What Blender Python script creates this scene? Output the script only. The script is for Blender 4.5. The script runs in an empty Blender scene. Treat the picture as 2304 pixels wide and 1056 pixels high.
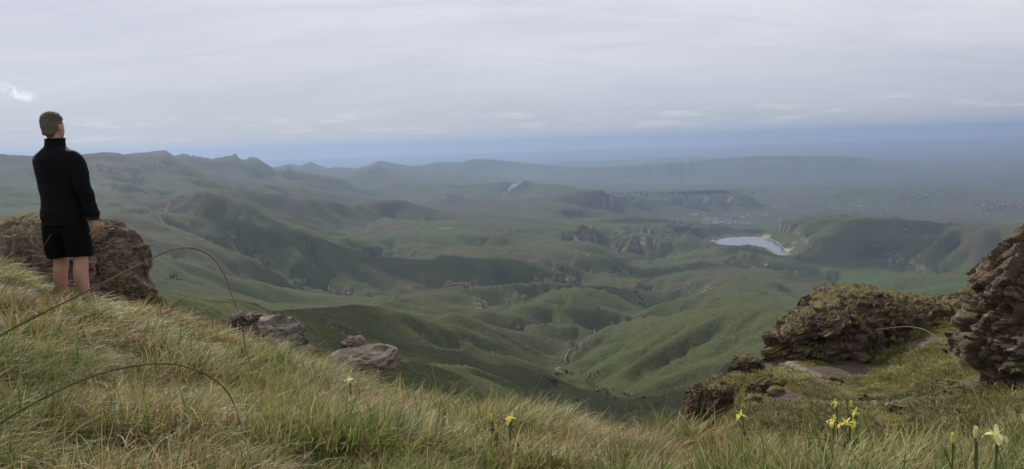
import bpy, bmesh, math, random
import numpy as np
from mathutils import Vector, Matrix, Euler

random.seed(7)
rng = np.random.default_rng(7)
SKIP = set()
scene = bpy.context.scene
COL = scene.collection
R = math.radians

# ------------------------------------------------------------------ camera
FPX = 1708.0                      # focal length in pixels of the 2304 wide photograph
PITCH, ROLL = R(6.84), R(1.87)
cam_d = bpy.data.cameras.new('camera')
cam_d.sensor_width = 36.0
cam_d.lens = FPX / 2304 * 36.0
cam_d.clip_start, cam_d.clip_end = 0.05, 200000.0
cam = bpy.data.objects.new('camera', cam_d)
COL.objects.link(cam)
scene.camera = cam
FWD = np.array([0, math.cos(PITCH), -math.sin(PITCH)])
_r0, _u0 = np.array([1.0, 0, 0]), np.array([0, math.sin(PITCH), math.cos(PITCH)])
RGT = math.cos(ROLL) * _r0 - math.sin(ROLL) * _u0
UPV = math.sin(ROLL) * _r0 + math.cos(ROLL) * _u0
cam.matrix_world = Matrix((
    (RGT[0], UPV[0], -FWD[0], 0), (RGT[1], UPV[1], -FWD[1], 0),
    (RGT[2], UPV[2], -FWD[2], 0), (0, 0, 0, 1)))

def ray(u, v):
    return FWD + RGT * ((u - 1152.0) / FPX) + UPV * ((528.0 - v) / FPX)

def at_r(u, v, r):                # point of the place seen at a photo position, at a range in metres
    d = ray(u, v)
    return d * (r / math.hypot(d[0], d[1]))

def at_z(u, v, z):
    d = ray(u, v)
    return d * (z / d[2])

# ------------------------------------------------------------------ sky and sun
SUN_AZ, SUN_EL = R(-26), R(36)    # ahead and to the left of the view
world = bpy.data.worlds.new('World')
scene.world = world
world.use_nodes = True
def build_world():
    nt = world.node_tree
    N, L = nt.nodes, nt.links
    N.clear()
    def nd(t, **k):
        n = N.new(t)
        for a, b in k.items():
            setattr(n, a, b)
        return n
    def mth(op, a, b=None, c=None, clamp=False):
        n = nd('ShaderNodeMath', operation=op, use_clamp=clamp)
        for i, s in enumerate((a, b, c)):
            if s is None:
                continue
            if isinstance(s, (int, float)):
                n.inputs[i].default_value = s
            else:
                L.new(s, n.inputs[i])
        return n.outputs[0]
    def mapr(x, a, b, c=0.0, d=1.0):
        n = nd('ShaderNodeMapRange', interpolation_type='SMOOTHSTEP')
        L.new(x, n.inputs[0])
        for i, s in zip((1, 2, 3, 4), (a, b, c, d)):
            n.inputs[i].default_value = s
        return n.outputs[0]
    def noise(vec, scale, detail, rough=0.55, dist=0.0):
        n = nd('ShaderNodeTexNoise')
        n.inputs['Scale'].default_value = scale
        n.inputs['Detail'].default_value = detail
        n.inputs['Roughness'].default_value = rough
        n.inputs['Distortion'].default_value = dist
        L.new(vec, n.inputs['Vector'])
        return n.outputs['Fac']
    def mix(f, a, b):
        n = nd('ShaderNodeMix', data_type='RGBA')
        for s, i in ((f, 0), (a, 6), (b, 7)):
            if isinstance(s, tuple):
                n.inputs[i].default_value = s
            elif isinstance(s, (int, float)):
                n.inputs[i].default_value = s
            else:
                L.new(s, n.inputs[i])
        return n.outputs[2]
    sky = nd('ShaderNodeTexSky', sky_type='NISHITA')
    sky.sun_disc = False
    sky.sun_elevation = SUN_EL
    sky.sun_rotation = SUN_AZ
    sky.altitude = 2600
    sky.dust_density = 3.0
    tc = nd('ShaderNodeTexCoord')
    sep = nd('ShaderNodeSeparateXYZ')
    L.new(tc.outputs['Generated'], sep.inputs[0])
    X, Y, Z = sep.outputs
    zc = mth('MAXIMUM', Z, 0.0)
    den = mth('ADD', zc, 0.17)
    px, py = mth('DIVIDE', X, den), mth('DIVIDE', Y, den)
    cmb = nd('ShaderNodeCombineXYZ')
    L.new(px, cmb.inputs[0]); L.new(py, cmb.inputs[1])
    # a high veil seen in perspective
    mp = nd('ShaderNodeMapping')
    mp.inputs['Rotation'].default_value = (0, 0, R(24))
    mp.inputs['Scale'].default_value = (0.55, 1.25, 1)
    L.new(cmb.outputs[0], mp.inputs[0])
    n1 = noise(mp.outputs[0], 0.55, 4, 0.55, 0.5)
    mp2 = nd('ShaderNodeMapping')
    mp2.inputs['Location'].default_value = (3.1, 7.7, 0)
    mp2.inputs['Rotation'].default_value = (0, 0, R(-14))
    mp2.inputs['Scale'].default_value = (0.8, 2.2, 1)
    L.new(cmb.outputs[0], mp2.inputs[0])
    n2 = noise(mp2.outputs[0], 1.5, 6, 0.62, 0.8)
    n3 = noise(mp2.outputs[0], 0.28, 1, 0.5)
    veil = mth('ADD', mth('MULTIPLY', n1, 0.6), mth('ADD', mth('MULTIPLY', n2, 0.4), mth('MULTIPLY', n3, 0.35)))
    veil = mapr(veil, 0.46, 0.90)
    # fades to an even haze low down
    low = mapr(Z, 0.02, 0.20)
    veil = mth('MULTIPLY', veil, mth('ADD', mth('MULTIPLY', low, 0.8), 0.2))
    grey = mix(mapr(Z, 0.0, 0.20), (3.35, 3.48, 3.98, 1), (4.70, 4.66, 5.12, 1))
    grey = mix(mapr(Z, -0.005, 0.06), (2.95, 3.15, 3.75, 1), grey)
    cloud = mix(veil, grey, (6.7, 6.45, 6.65, 1))
    # small fair-weather clouds standing on the horizon
    cm3 = nd('ShaderNodeCombineXYZ')
    L.new(mth('MULTIPLY', X, 13.0), cm3.inputs[0]); L.new(mth('MULTIPLY', Y, 13.0), cm3.inputs[1]); L.new(mth('MULTIPLY', Z, 95.0), cm3.inputs[2])
    pf = noise(cm3.outputs[0], 1.0, 4, 0.6, 0.0)
    band = mth('MULTIPLY', mapr(Z, 0.010, 0.019), mapr(Z, 0.036, 0.052, 1, 0))
    pf = mth('MULTIPLY', mapr(pf, 0.50, 0.68), band)
    cloud = mix(mth('MULTIPLY', pf, 0.45), cloud, (6.2, 6.0, 6.2, 1))
    # one brighter scrap of cloud over the left
    d0 = ray(38, 208); d0 = d0 / np.linalg.norm(d0)
    def ell(d0, ax, ay, tilt):
        right = np.cross(d0, [0, 0, 1]); right /= np.linalg.norm(right)
        up = np.cross(right, d0)
        a = math.cos(tilt) * right + math.sin(tilt) * up
        b = -math.sin(tilt) * right + math.cos(tilt) * up
        def dot(vv):
            n = nd('ShaderNodeVectorMath', operation='DOT_PRODUCT')
            L.new(tc.outputs['Generated'], n.inputs[0])
            n.inputs[1].default_value = tuple(vv)
            return n.outputs['Value']
        q = mth('ADD', mth('POWER', mth('DIVIDE', dot(a), ax), 2.0), mth('POWER', mth('DIVIDE', dot(b), ay), 2.0))
        front = mth('GREATER_THAN', dot(d0), 0.5)
        return mth('MULTIPLY', mapr(q, 0.0, 1.0, 1.0, 0.0), front)
    e1 = ell(d0, 0.026, 0.008, R(-24))
    nn = noise(tc.outputs['Generated'], 60.0, 3, 0.6)
    e1 = mth('MULTIPLY', e1, mapr(nn, 0.32, 0.6))
    cloud = mix(mth('MULTIPLY', e1, 0.8), cloud, (8.6, 8.6, 9.0, 1))
    cover = mix(0.88, sky.outputs[0], cloud)
    bg = nd('ShaderNodeBackground')
    bg.inputs['Strength'].default_value = 0.122
    L.new(cover, bg.inputs['Color'])
    out = nd('ShaderNodeOutputWorld')
    L.new(bg.outputs[0], out.inputs['Surface'])
build_world()

sun_d = bpy.data.lights.new('sun', 'SUN')
sun_d.energy = 4.0
sun_d.angle = R(1.0)
sun_d.color = (1.0, 0.95, 0.86)
sun = bpy.data.objects.new('sun', sun_d)
COL.objects.link(sun)
_sd = Vector((math.sin(SUN_AZ) * math.cos(SUN_EL), math.cos(SUN_AZ) * math.cos(SUN_EL), math.sin(SUN_EL)))
sun.rotation_euler = _sd.to_track_quat('Z', 'Y').to_euler()

vs = scene.view_settings
vs.view_transform = 'Standard'
vs.look = 'None'
vs.exposure = 0.12
vs.gamma = 1.0
vs.use_curve_mapping = False
scene.cycles.use_denoising = True
scene.cycles.use_adaptive_sampling = True
scene.cycles.adaptive_threshold = 0.025
scene.cycles.max_bounces = 6
scene.cycles.diffuse_bounces = 2
scene.cycles.glossy_bounces = 2
scene.cycles.transmission_bounces = 3
scene.cycles.volume_bounces = 1
scene.cycles.transparent_max_bounces = 8

# ------------------------------------------------------------------ helpers
def tag(o, label=None, cat=None, group=None, kind=None):
    if label: o['label'] = label
    if cat: o['category'] = cat
    if group: o['group'] = group
    if kind: o['kind'] = kind
    return o

def link(o, parent=None):
    COL.objects.link(o)
    if parent is not None:
        o.parent = parent
    return o

def empty(name, loc=(0, 0, 0), rz=0.0):
    o = bpy.data.objects.new(name, None)
    o.location = loc
    o.rotation_euler = (0, 0, rz)
    o.empty_display_size = 0.1
    return link(o)

def mesh_np(name, V, F, smooth=True, mat=None):
    """V (n,3), F (m,k) numpy arrays with one polygon size."""
    V = np.asarray(V, np.float32); F = np.asarray(F, np.int32)
    m = bpy.data.meshes.new(name)
    k = F.shape[1]
    m.vertices.add(len(V)); m.vertices.foreach_set('co', V.ravel())
    m.loops.add(F.size); m.loops.foreach_set('vertex_index', F.ravel())
    m.polygons.add(len(F))
    m.polygons.foreach_set('loop_start', np.arange(0, F.size, k, dtype=np.int32))
    m.polygons.foreach_set('loop_total', np.full(len(F), k, np.int32))
    m.polygons.foreach_set('use_smooth', np.full(len(F), smooth, bool))
    if mat is not None:
        m.materials.append(mat)
    m.update(calc_edges=True)
    m.validate()
    return m

def attr(m, name, arr, typ='FLOAT', dom='POINT'):
    a = m.attributes.new(name, typ, dom)
    arr = np.asarray(arr, np.float32)
    a.data.foreach_set('value' if typ == 'FLOAT' else ('color' if typ == 'FLOAT_COLOR' else 'vector'), arr.ravel())

def obj(name, mesh, parent=None, loc=None):
    o = bpy.data.objects.new(name, mesh)
    if loc is not None:
        o.location = loc
    return link(o, parent)

# --- numpy noise
def _h(*c):
    x = np.zeros(np.broadcast(*c).shape, np.uint32)
    for i, a in enumerate(c):
        x = x ^ (a.astype(np.int64).astype(np.uint32) * np.uint32((0x9E3779B1, 0x85EBCA77, 0xC2B2AE3D, 0x27D4EB2F)[i]))
        x = (x ^ (x >> np.uint32(15))) * np.uint32(0x2C1B3C6D)
        x = (x ^ (x >> np.uint32(12))) * np.uint32(0x297A2D39)
        x = x ^ (x >> np.uint32(15))
    return x
def _u(*c):
    return _h(*c).astype(np.float64) / 4294967295.0

def vnoise(P, seed=0):
    """value noise in -1..1, P (n,2) or (n,3)"""
    P = np.asarray(P, np.float64)
    I = np.floor(P); f = P - I
    f = f * f * f * (f * (f * 6 - 15) + 10)
    s = np.full(len(P), seed)
    d = P.shape[1]
    out = 0
    for k in range(1 << d):
        w = 1; c = []
        for a in range(d):
            b = (k >> a) & 1
            w = w * (f[:, a] if b else 1 - f[:, a])
            c.append(I[:, a] + b)
        out = out + w * _u(*c, s)
    return out * 2 - 1

def fbm(P, oct=4, seed=0, gain=0.5, lac=2.03):
    P = np.asarray(P, np.float64)
    a, t, n = 1.0, 0.0, 0.0
    for i in range(oct):
        t = t + a * vnoise(P, seed + i * 17); n += a
        a *= gain; P = P * lac + 13.7
    return t / n

def voronoi(P, seed=0):
    """F1, F2 and a random number of the nearest cell, 3D"""
    P = np.asarray(P, np.float64)
    I = np.floor(P)
    f1 = np.full(len(P), 9.0); f2 = np.full(len(P), 9.0); idv = np.zeros(len(P))
    for dx in (-1, 0, 1):
        for dy in (-1, 0, 1):
            for dz in (-1, 0, 1):
                c = I + (dx, dy, dz)
                s = np.full(len(P), seed)
                q = c + np.stack([_u(c[:, 0], c[:, 1], c[:, 2], s + k) for k in (1, 2, 3)], 1)
                d = np.sqrt(((q - P) ** 2).sum(1))
                nearer = d < f1
                f2 = np.where(nearer, f1, np.minimum(f2, d))
                idv = np.where(nearer, _u(c[:, 0], c[:, 1], c[:, 2], s + 9), idv)
                f1 = np.where(nearer, d, f1)
    return f1, f2, idv

def sstep(a, b, x):
    t = np.clip((x - a) / (b - a), 0, 1)
    return t * t * (3 - 2 * t)

def rbf_fit(P, z):
    """linear radial kernel plus a plane"""
    n = len(P)
    A = -np.sqrt(((P[:, None] - P[None]) ** 2).sum(2) + 1e-6)
    Q = np.c_[np.ones(n), P]
    M = np.zeros((n + 3, n + 3))
    M[:n, :n] = A; M[:n, n:] = Q; M[n:, :n] = Q.T
    M[:n, :n] += np.eye(n) * 0.00006
    return P, np.linalg.solve(M, np.r_[z, 0, 0, 0])
def rbf_eval(fit, X, dist=None, dsel=None):
    P, w = fit
    n = len(P); out = np.empty(len(X))
    Pa, Pb, wf = P[:, 0].astype(np.float32), P[:, 1].astype(np.float32), w[:n].astype(np.float32)
    Xf = X.astype(np.float32)
    for i in range(0, len(X), 2000):
        d = (Xf[i:i + 2000, 0:1] - Pa[None]) ** 2
        d += (Xf[i:i + 2000, 1:2] - Pb[None]) ** 2
        d += np.float32(1e-6)
        np.sqrt(d, out=d)
        out[i:i + 2000] = -(d @ wf)
        if dist is not None:
            dist[i:i + 2000] = d[:, dsel].min(1)
    return out + w[n] + X @ w[n + 1:]

def resample(pts, step):
    pts = np.asarray(pts, float)
    out = []
    for a, b in zip(pts[:-1], pts[1:]):
        n = max(1, int(round(np.hypot(*(b - a)[:2]) / step)))
        for k in range(n):
            out.append(a + (b - a) * k / n)
    out.append(pts[-1])
    return np.array(out)

def grid_faces(nr, nc):
    i = np.arange(nr - 1)[:, None] * nc + np.arange(nc - 1)[None]
    i = i.ravel()
    return np.stack([i, i + 1, i + nc + 1, i + nc], 1)

# --- materials
class NT:
    def __init__(self, name):
        self.m = bpy.data.materials.new(name)
        self.m.use_nodes = True
        self.t = self.m.node_tree
        self.t.nodes.clear()
        self.out = self.t.nodes.new('ShaderNodeOutputMaterial')
    def n(self, t, **k):
        x = self.t.nodes.new(t)
        for a, b in k.items():
            setattr(x, a, b)
        return x
    def set(self, sock, v):
        if hasattr(v, 'is_output') or isinstance(v, bpy.types.NodeSocket):
            self.t.links.new(v, sock)
        else:
            sock.default_value = v
    def math(self, op, a, b=None, clamp=False):
        x = self.n('ShaderNodeMath', operation=op, use_clamp=clamp)
        self.set(x.inputs[0], a)
        if b is not None:
            self.set(x.inputs[1], b)
        return x.outputs[0]
    def ramp(self, x, a, b, c=0.0, d=1.0):
        m = self.n('ShaderNodeMapRange', interpolation_type='SMOOTHSTEP')
        self.set(m.inputs[0], x)
        for i, s in zip((1, 2, 3, 4), (a, b, c, d)):
            self.set(m.inputs[i], s)
        return m.outputs[0]
    def mix(self, f, a, b, blend='MIX'):
        m = self.n('ShaderNodeMix', data_type='RGBA', blend_type=blend)
        self.set(m.inputs[0], f)
        for s, i in ((a, 6), (b, 7)):
            if isinstance(s, (tuple, list)) and len(s) == 3:
                s = (*s, 1)
            self.set(m.inputs[i], s)
        return m.outputs[2]
    def attr(self, name, typ='GEOMETRY'):
        a = self.n('ShaderNodeAttribute', attribute_name=name, attribute_type=typ)
        return a
    def pos(self):
        return self.n('ShaderNodeNewGeometry').outputs['Position']
    def objco(self):
        return self.n('ShaderNodeTexCoord').outputs['Object']
    def noise(self, vec, scale, detail=4, rough=0.55, dist=0.0, out='Fac'):
        x = self.n('ShaderNodeTexNoise')
        self.set(x.inputs['Vector'], vec)
        x.inputs['Scale'].default_value = scale
        x.inputs['Detail'].default_value = detail
        x.inputs['Roughness'].default_value = rough
        x.inputs['Distortion'].default_value = dist
        return x.outputs[out]
    def mapv(self, vec, scale=(1, 1, 1), rot=(0, 0, 0)):
        x = self.n('ShaderNodeMapping')
        self.set(x.inputs[0], vec)
        x.inputs['Scale'].default_value = scale
        x.inputs['Rotation'].default_value = rot
        return x.outputs[0]
    def bump(self, h, dist, strength=1.0):
        b = self.n('ShaderNodeBump')
        b.inputs['Strength'].default_value = strength
        b.inputs['Distance'].default_value = dist
        self.set(b.inputs['Height'], h)
        return b.outputs[0]
    def bsdf(self, color, rough=0.9, normal=None, spec=0.2, **kw):
        p = self.n('ShaderNodeBsdfPrincipled')
        self.set(p.inputs['Base Color'], (*color, 1) if isinstance(color, tuple) and len(color) == 3 else color)
        self.set(p.inputs['Roughness'], rough)
        p.inputs['Specular IOR Level'].default_value = spec
        if normal is not None:
            self.set(p.inputs['Normal'], normal)
        for k, v in kw.items():
            self.set(p.inputs[k], v)
        return p
    def done(self, shader):
        self.t.links.new(shader.outputs[0] if hasattr(shader, 'outputs') else shader, self.out.inputs['Surface'])
        return self.m

# ------------------------------------------------------------------ far terrain
# Every line below is a crest or a valley of the real ground: photo column, row and range (km).
LINES = []      # (region, points, metres behind a crest, drop there)
def crest(region, pts, back=0, drop=0):
    LINES.append((region, 'r', pts, back, drop))
def valley(region, pts):
    LINES.append((region, 'z', pts, 0, 0))

# ground falling away below the brow
for u, prof in ((200, ((.06, -26), (.13, -55), (.25, -105))), (-200, ((.06, -20), (.15, -50), (.4, -130), (1.2, -330), (2.2, -420))),
                (600, ((.06, -30), (.15, -72), (.3, -140))), (900, ((.06, -34), (.15, -78), (.4, -185), (.75, -290))),
                (1300, ((.06, -36), (.15, -84), (.4, -205), (.8, -350), (1.1, -440))), (1700, ((.06, -36), (.15, -84), (.4, -205), (.8, -360))),
                (2150, ((.06, -34), (.15, -78), (.4, -170), (.8, -300), (1.5, -450), (2.4, -620))),
                (2600, ((.06, -34), (.15, -70), (.4, -150), (.8, -290), (1.5, -440), (2.4, -600)))):
    P = []
    for r, z in prof:
        LINES.append(('near_slope', 'p', [(u, r, z)], 0, 0))
for u in (-700, -300, 100, 500, 900, 1300, 1700, 2100, 2500, 2900):
    LINES.append(('near_slope', 'p', [(u, .043, -22)], 0, 0))
crest('near_slope', [(250, 652, .34), (345, 655, .36), (408, 661, .38), (467, 675, .40), (499, 679, .42), (549, 675, .45), (579, 684, .50), (624, 706, .62), (670, 733, .78), (712, 757, .95)], 160, 70)
L = 'spur_hill'
crest(L, [(617, 699, 1.35), (700, 695, 1.45), (760, 693, 1.55), (795, 687, 1.60), (875, 692, 1.70)], 350, 150)
crest(L, [(875, 693, 1.70), (916, 702, 1.75), (950, 714, 1.80), (996, 730, 1.85), (1041, 734, 1.90), (1098, 750, 1.93), (1144, 768, 1.96), (1200, 795, 1.98), (1235, 818, 1.96)])
crest(L, [(720, 712, 1.10), (780, 727, 1.15), (825, 741, 1.20), (889, 764, 1.30), (925, 775, 1.37), (985, 786, 1.45), (1041, 789, 1.52), (1087, 795, 1.58), (1144, 800, 1.66), (1189, 811, 1.74), (1223, 826, 1.80)], 110, 62)
crest(L, [(712, 765, .92), (780, 764, .98), (866, 782, 1.06), (894, 786, 1.10), (973, 802, 1.20), (1018, 802, 1.27), (1052, 811, 1.32), (1087, 820, 1.36), (1155, 823, 1.44), (1212, 832, 1.53)], 90, 50)
crest(L, [(830, 800, .85), (900, 812, .90), (975, 818, .98), (1052, 822, 1.06), (1094, 837, 1.10), (1135, 850, 1.15), (1167, 868, 1.20), (1198, 889, 1.25)], 80, 52)
crest(L, [(1215, 882, 1.36), (1280, 869, 1.46), (1330, 886, 1.47), (1365, 902, 1.46)], 60, 25)
crest(L, [(1019, 702, 1.95), (1062, 711, 2.02), (1110, 732, 2.12), (1166, 745, 2.22), (1212, 747, 2.29), (1290, 770, 2.30)], 130, 55)
L = 'stream_valley'
valley(L, [(1420, 935, -490), (1380, 905, -520), (1335, 862, -548), (1258, 832, -570), (1275, 800, -590), (1330, 760, -615), (1420, 712, -650), (1452, 690, -662), (1445, 660, -682), (1400, 632, -702), (1425, 600, -742), (1480, 556, -792)])
L = 'bench_hill'
crest(L, [(860, 676, 2.35), (916, 659, 2.68), (973, 652, 2.80), (1021, 647, 2.88), (1075, 645, 2.98), (1144, 641, 3.10), (1253, 632, 3.27)], 160, 70)
valley(L, [(1030, 694, -590), (1100, 688, -600), (1180, 672, -640), (1240, 655, -665), (1290, 640, -690)])
crest(L, [(1100, 700, 2.42), (1200, 672, 2.85), (1245, 651, 3.0), (1302, 645, 3.06), (1359, 653, 3.10), (1393, 667, 3.08), (1427, 690, 2.95)], 170, 70)
crest(L, [(1200, 682, 2.62), (1268, 687, 2.68), (1336, 694, 2.72), (1405, 703, 2.78)], 60, 22)
crest(L, [(1200, 726, 2.35), (1280, 729, 2.42), (1336, 742, 2.44)], 60, 22)
L = 'cliff_ridge'
crest(L, [(820, 578, 3.72), (905, 581, 3.72), (950, 586, 3.72), (1030, 582, 3.75), (1121, 584, 3.78), (1178, 589, 3.82), (1260, 594, 3.92), (1320, 607, 4.0)], 160, 35)
valley(L, [(800, 662, -585), (900, 655, -605), (1000, 648, -640), (1100, 644, -655), (1200, 636, -675), (1290, 625, -700)])
crest(L, [(1325, 622, 3.95), (1370, 618, 4.0), (1430, 621, 3.95)], 120, 30)
valley(L, [(1330, 640, -705), (1380, 645, -700)])
L = 'left_spine'
crest(L, [(330, 470, 4.3), (430, 485, 4.0), (513, 495, 3.92), (556, 509, 3.9), (619, 518, 3.9), (681, 525, 3.9), (715, 534, 3.88), (772, 556, 3.8), (820, 577, 3.74)], 260, 110)
crest(L, [(620, 520, 3.85), (640, 560, 3.55), (660, 590, 3.4)])
crest(L, [(715, 534, 3.85), (740, 590, 3.5), (790, 630, 3.3)])
crest(L, [(510, 497, 3.9), (500, 530, 3.65), (510, 560, 3.45)])
valley(L, [(530, 560, -455), (590, 595, -485), (658, 633, -555), (704, 653, -582), (800, 663, -592), (860, 664, -600)])
L = 'left_hill'
crest(L, [(300, 480, 3.7), (380, 505, 3.45), (438, 527, 3.3), (499, 556, 3.2), (556, 579, 3.15), (601, 602, 3.12), (658, 634, 3.10)], 100, 35)
crest(L, [(330, 560, 2.7), (400, 585, 2.75), (458, 602, 2.78), (533, 625, 2.88), (590, 634, 2.91), (658, 652, 2.92), (726, 663, 2.92), (795, 667, 2.93), (865, 673, 2.9)], 150, 45)
crest(L, [(330, 600, 2.45), (380, 640, 2.35), (450, 665, 2.35), (560, 672, 2.45), (640, 694, 2.5), (720, 692, 2.6), (800, 684, 2.7), (880, 676, 2.7)])
crest(L, [(340, 520, 3.3), (420, 560, 3.0), (390, 600, 2.8)])
L = 'green_hillside'
crest(L, [(1348, 752, 2.38), (1382, 733, 2.45), (1416, 719, 2.48), (1461, 710, 2.45), (1495, 713, 2.36), (1530, 705, 2.30), (1564, 699, 2.25), (1598, 683, 2.20), (1625, 674, 2.175), (1655, 674, 2.10), (1693, 685, 2.0), (1727, 682, 1.95), (1780, 702, 1.79), (1850, 705, 1.7), (1950, 690, 1.75)], 220, 90)
valley(L, [(1500, 850, -505), (1600, 850, -480), (1560, 920, -455), (1700, 780, -430), (1700, 900, -410), (1450, 900, -500)])
crest(L, [(1441, 706, 2.75), (1484, 684, 2.78), (1518, 671, 2.78), (1545, 666, 2.77), (1602, 657, 2.75), (1664, 655, 2.75), (1705, 656, 2.7), (1739, 669, 2.6), (1773, 682, 2.5), (1807, 693, 2.4), (1900, 690, 2.4)], 330, 130)
L = 'lake_foothill'
crest(L, [(1470, 662, 3.35), (1500, 645, 3.45), (1545, 632, 3.52), (1598, 620, 3.57), (1640, 624, 3.5), (1693, 636, 3.4), (1761, 659, 3.2), (1818, 682, 3.0)], 170, 45)
crest(L, [(1475, 628, 3.9), (1500, 616, 3.95), (1557, 602, 4.02), (1602, 595, 4.06), (1660, 602, 4.05), (1720, 618, 3.85), (1790, 642, 3.6), (1850, 662, 3.35)], 200, 30)
crest(L, [(1455, 588, 4.8), (1500, 577, 4.9), (1568, 561, 5.0), (1659, 550, 5.06), (1680, 552, 5.05), (1716, 562, 4.95), (1750, 575, 4.8), (1784, 582, 4.65)], 240, 80)
L = 'valley_floor'
valley(L, [(1800, 598, -775), (1900, 600, -778), (2000, 608, -780), (2100, 616, -778)])
valley(L, [(1850, 640, -775), (1950, 650, -778), (2050, 645, -775), (2200, 650, -770), (2400, 650, -760)])
valley(L, [(1880, 622, -778), (2000, 628, -780), (2060, 640, -775)])
crest(L, [(2085, 622, 3.9), (2138, 612, 3.95), (2217, 615, 3.9), (2300, 612, 3.85), (2450, 610, 3.8)], 120, 18)
L = 'lake_hill'
crest(L, [(1702, 514, 6.05), (1720, 506, 6.15), (1760, 500, 6.25), (1820, 489, 6.4), (1900, 482, 6.45), (2002, 486, 6.2), (2060, 494, 5.9), (2127, 502, 5.6), (2206, 506, 5.4), (2275, 509, 5.2), (2450, 505, 5.0)], 500, 200)
crest(L, [(1780, 545, 5.45), (1850, 530, 5.6), (1960, 525, 5.5), (2040, 528, 5.3)])
valley(L, [(1705, 536, -800), (1740, 546, -800), (1775, 572, -795), (1820, 585, -785), (1870, 588, -782), (1960, 596, -780), (2090, 610, -775), (2200, 612, -772), (2400, 606, -765)])
L = 'lake_basin'
valley(L, [(1560, 548, -806), (1620, 541, -812), (1680, 538, -815), (1730, 546, -812), (1752, 561, -810), (1690, 546, -812)])
valley(L, [(1600, 534, -798), (1650, 528, -796), (1690, 526, -796), (1480, 553, -795), (1540, 547, -798)])
L = 'middle_plateau'
crest(L, [(780, 532, 4.75), (848, 525, 4.95), (928, 522, 5.0), (1030, 521, 5.1), (1098, 523, 5.1), (1150, 520, 5.15)], 350, 45)
valley(L, [(880, 560, -585), (1000, 570, -598), (1100, 568, -610), (1200, 570, -630), (1300, 590, -670)])
crest(L, [(1075, 557, 4.45), (1180, 553, 4.55), (1290, 562, 4.5), (1370, 585, 4.3)], 200, 20)
crest(L, [(1155, 539, 5.0), (1200, 534, 5.1), (1250, 527, 5.2), (1290, 521, 5.3), (1340, 511, 5.5)], 260, 30)
crest(L, [(1290, 544, 5.3), (1350, 532, 5.5), (1400, 526, 5.6), (1480, 524, 5.65), (1560, 529, 5.7), (1605, 539, 5.75)], 300, 35)
valley(L, [(1290, 556, -735), (1400, 552, -775), (1460, 552, -792)])
crest(L, [(880, 503, 5.7), (1000, 503, 5.7), (1100, 506, 5.75), (1190, 513, 5.8)], 400, 10)
crest(L, [(1480, 500, 6.4), (1540, 503, 6.5), (1600, 508, 6.4), (1625, 520, 6.3)], 300, 60)
crest(L, [(1350, 492, 7.3), (1400, 484, 7.5), (1440, 482, 7.5), (1490, 492, 7.4)], 300, 45)
valley(L, [(950, 490, -620), (1100, 490, -650), (1250, 490, -690), (1330, 500, -720)])
L = 'rounded_hills'
crest(L, [(635, 434, 6.0), (692, 443, 6.2), (726, 442, 6.25), (780, 455, 6.4), (825, 452, 6.45), (860, 447, 6.47), (907, 451, 6.45), (939, 461, 6.4), (990, 475, 6.4), (1030, 483, 6.4)], 500, 190)
crest(L, [(500, 430, 4.9), (556, 459, 4.46), (601, 481, 4.5), (658, 506, 4.47), (690, 512, 4.45)], 250, 90)
valley(L, [(700, 500, -520), (780, 505, -560), (870, 500, -598)])
crest(L, [(860, 449, 6.4), (850, 475, 6.15), (880, 492, 6.0)])
L = 'escarpment'
crest(L, [(-120, 345, 6.6), (0, 348, 6.8), (68, 352, 6.9), (175, 350, 7.0), (236, 342, 7.1), (280, 347, 7.1), (334, 353, 7.15), (368, 344, 7.3), (382, 347, 7.3), (395, 359, 7.2), (432, 377, 7.0), (466, 397, 6.8), (520, 418, 6.5), (580, 428, 6.2), (635, 434, 6.0)], 900, 160)
crest(L, [(-120, 366, 6.45), (0, 368, 6.6), (100, 370, 6.65), (200, 368, 6.75), (300, 370, 6.8), (360, 375, 6.8)])
crest(L, [(-120, 415, 5.4), (0, 415, 5.6), (120, 418, 5.7), (260, 412, 5.8), (340, 420, 5.7)])
crest(L, [(-120, 470, 4.2), (0, 475, 4.3), (100, 470, 4.5), (200, 462, 4.7), (300, 462, 4.7), (400, 455, 4.7)])
crest(L, [(334, 360, 7.0), (360, 400, 6.3), (400, 425, 5.7), (440, 440, 5.3), (500, 447, 4.9)])
crest(L, [(236, 350, 6.9), (215, 400, 6.0), (255, 440, 5.2)])
valley(L, [(300, 430, -255), (330, 450, -305), (380, 470, -345)])
L = 'escarpment_far'
crest(L, [(260, 349, 9.4), (280, 347, 9.5), (373, 338, 9.6), (384, 346, 9.6), (395, 351, 10.0), (410, 346, 10.2), (425, 348, 10.3), (478, 357, 10.6), (515, 351, 10.9), (531, 345, 11.0), (538, 358, 11.0), (546, 359, 11.1), (565, 353, 11.2), (580, 356, 11.2), (607, 374, 11.2), (622, 381, 11.1), (641, 381, 10.9), (649, 374, 10.9), (661, 382, 10.9), (720, 392, 10.6), (773, 403, 10.2)], 900, 250)
crest(L, [(480, 385, 8.6), (540, 395, 8.5), (600, 408, 8.2), (680, 420, 8.0)], 300, 60)
valley(L, [(560, 425, -330), (680, 432, -420), (780, 425, -500), (850, 425, -560)])
L = 'far_ridges'
crest(L, [(560, 380, 16), (618, 377, 16), (652, 369, 16), (675, 374, 16), (698, 364, 16), (717, 372, 16), (739, 380, 16), (754, 376, 16), (804, 379, 16), (830, 372, 16), (853, 362, 16), (868, 364, 16), (898, 370, 16), (944, 377, 16), (985, 377, 16)], 1500, 300)
crest(L, [(773, 397, 13), (819, 377, 13.2), (860, 374, 13.3), (906, 391, 13), (944, 406, 12.6)], 900, 250)
valley(L, [(680, 402, -520), (760, 408, -560), (900, 412, -640), (1000, 412, -680)])
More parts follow.
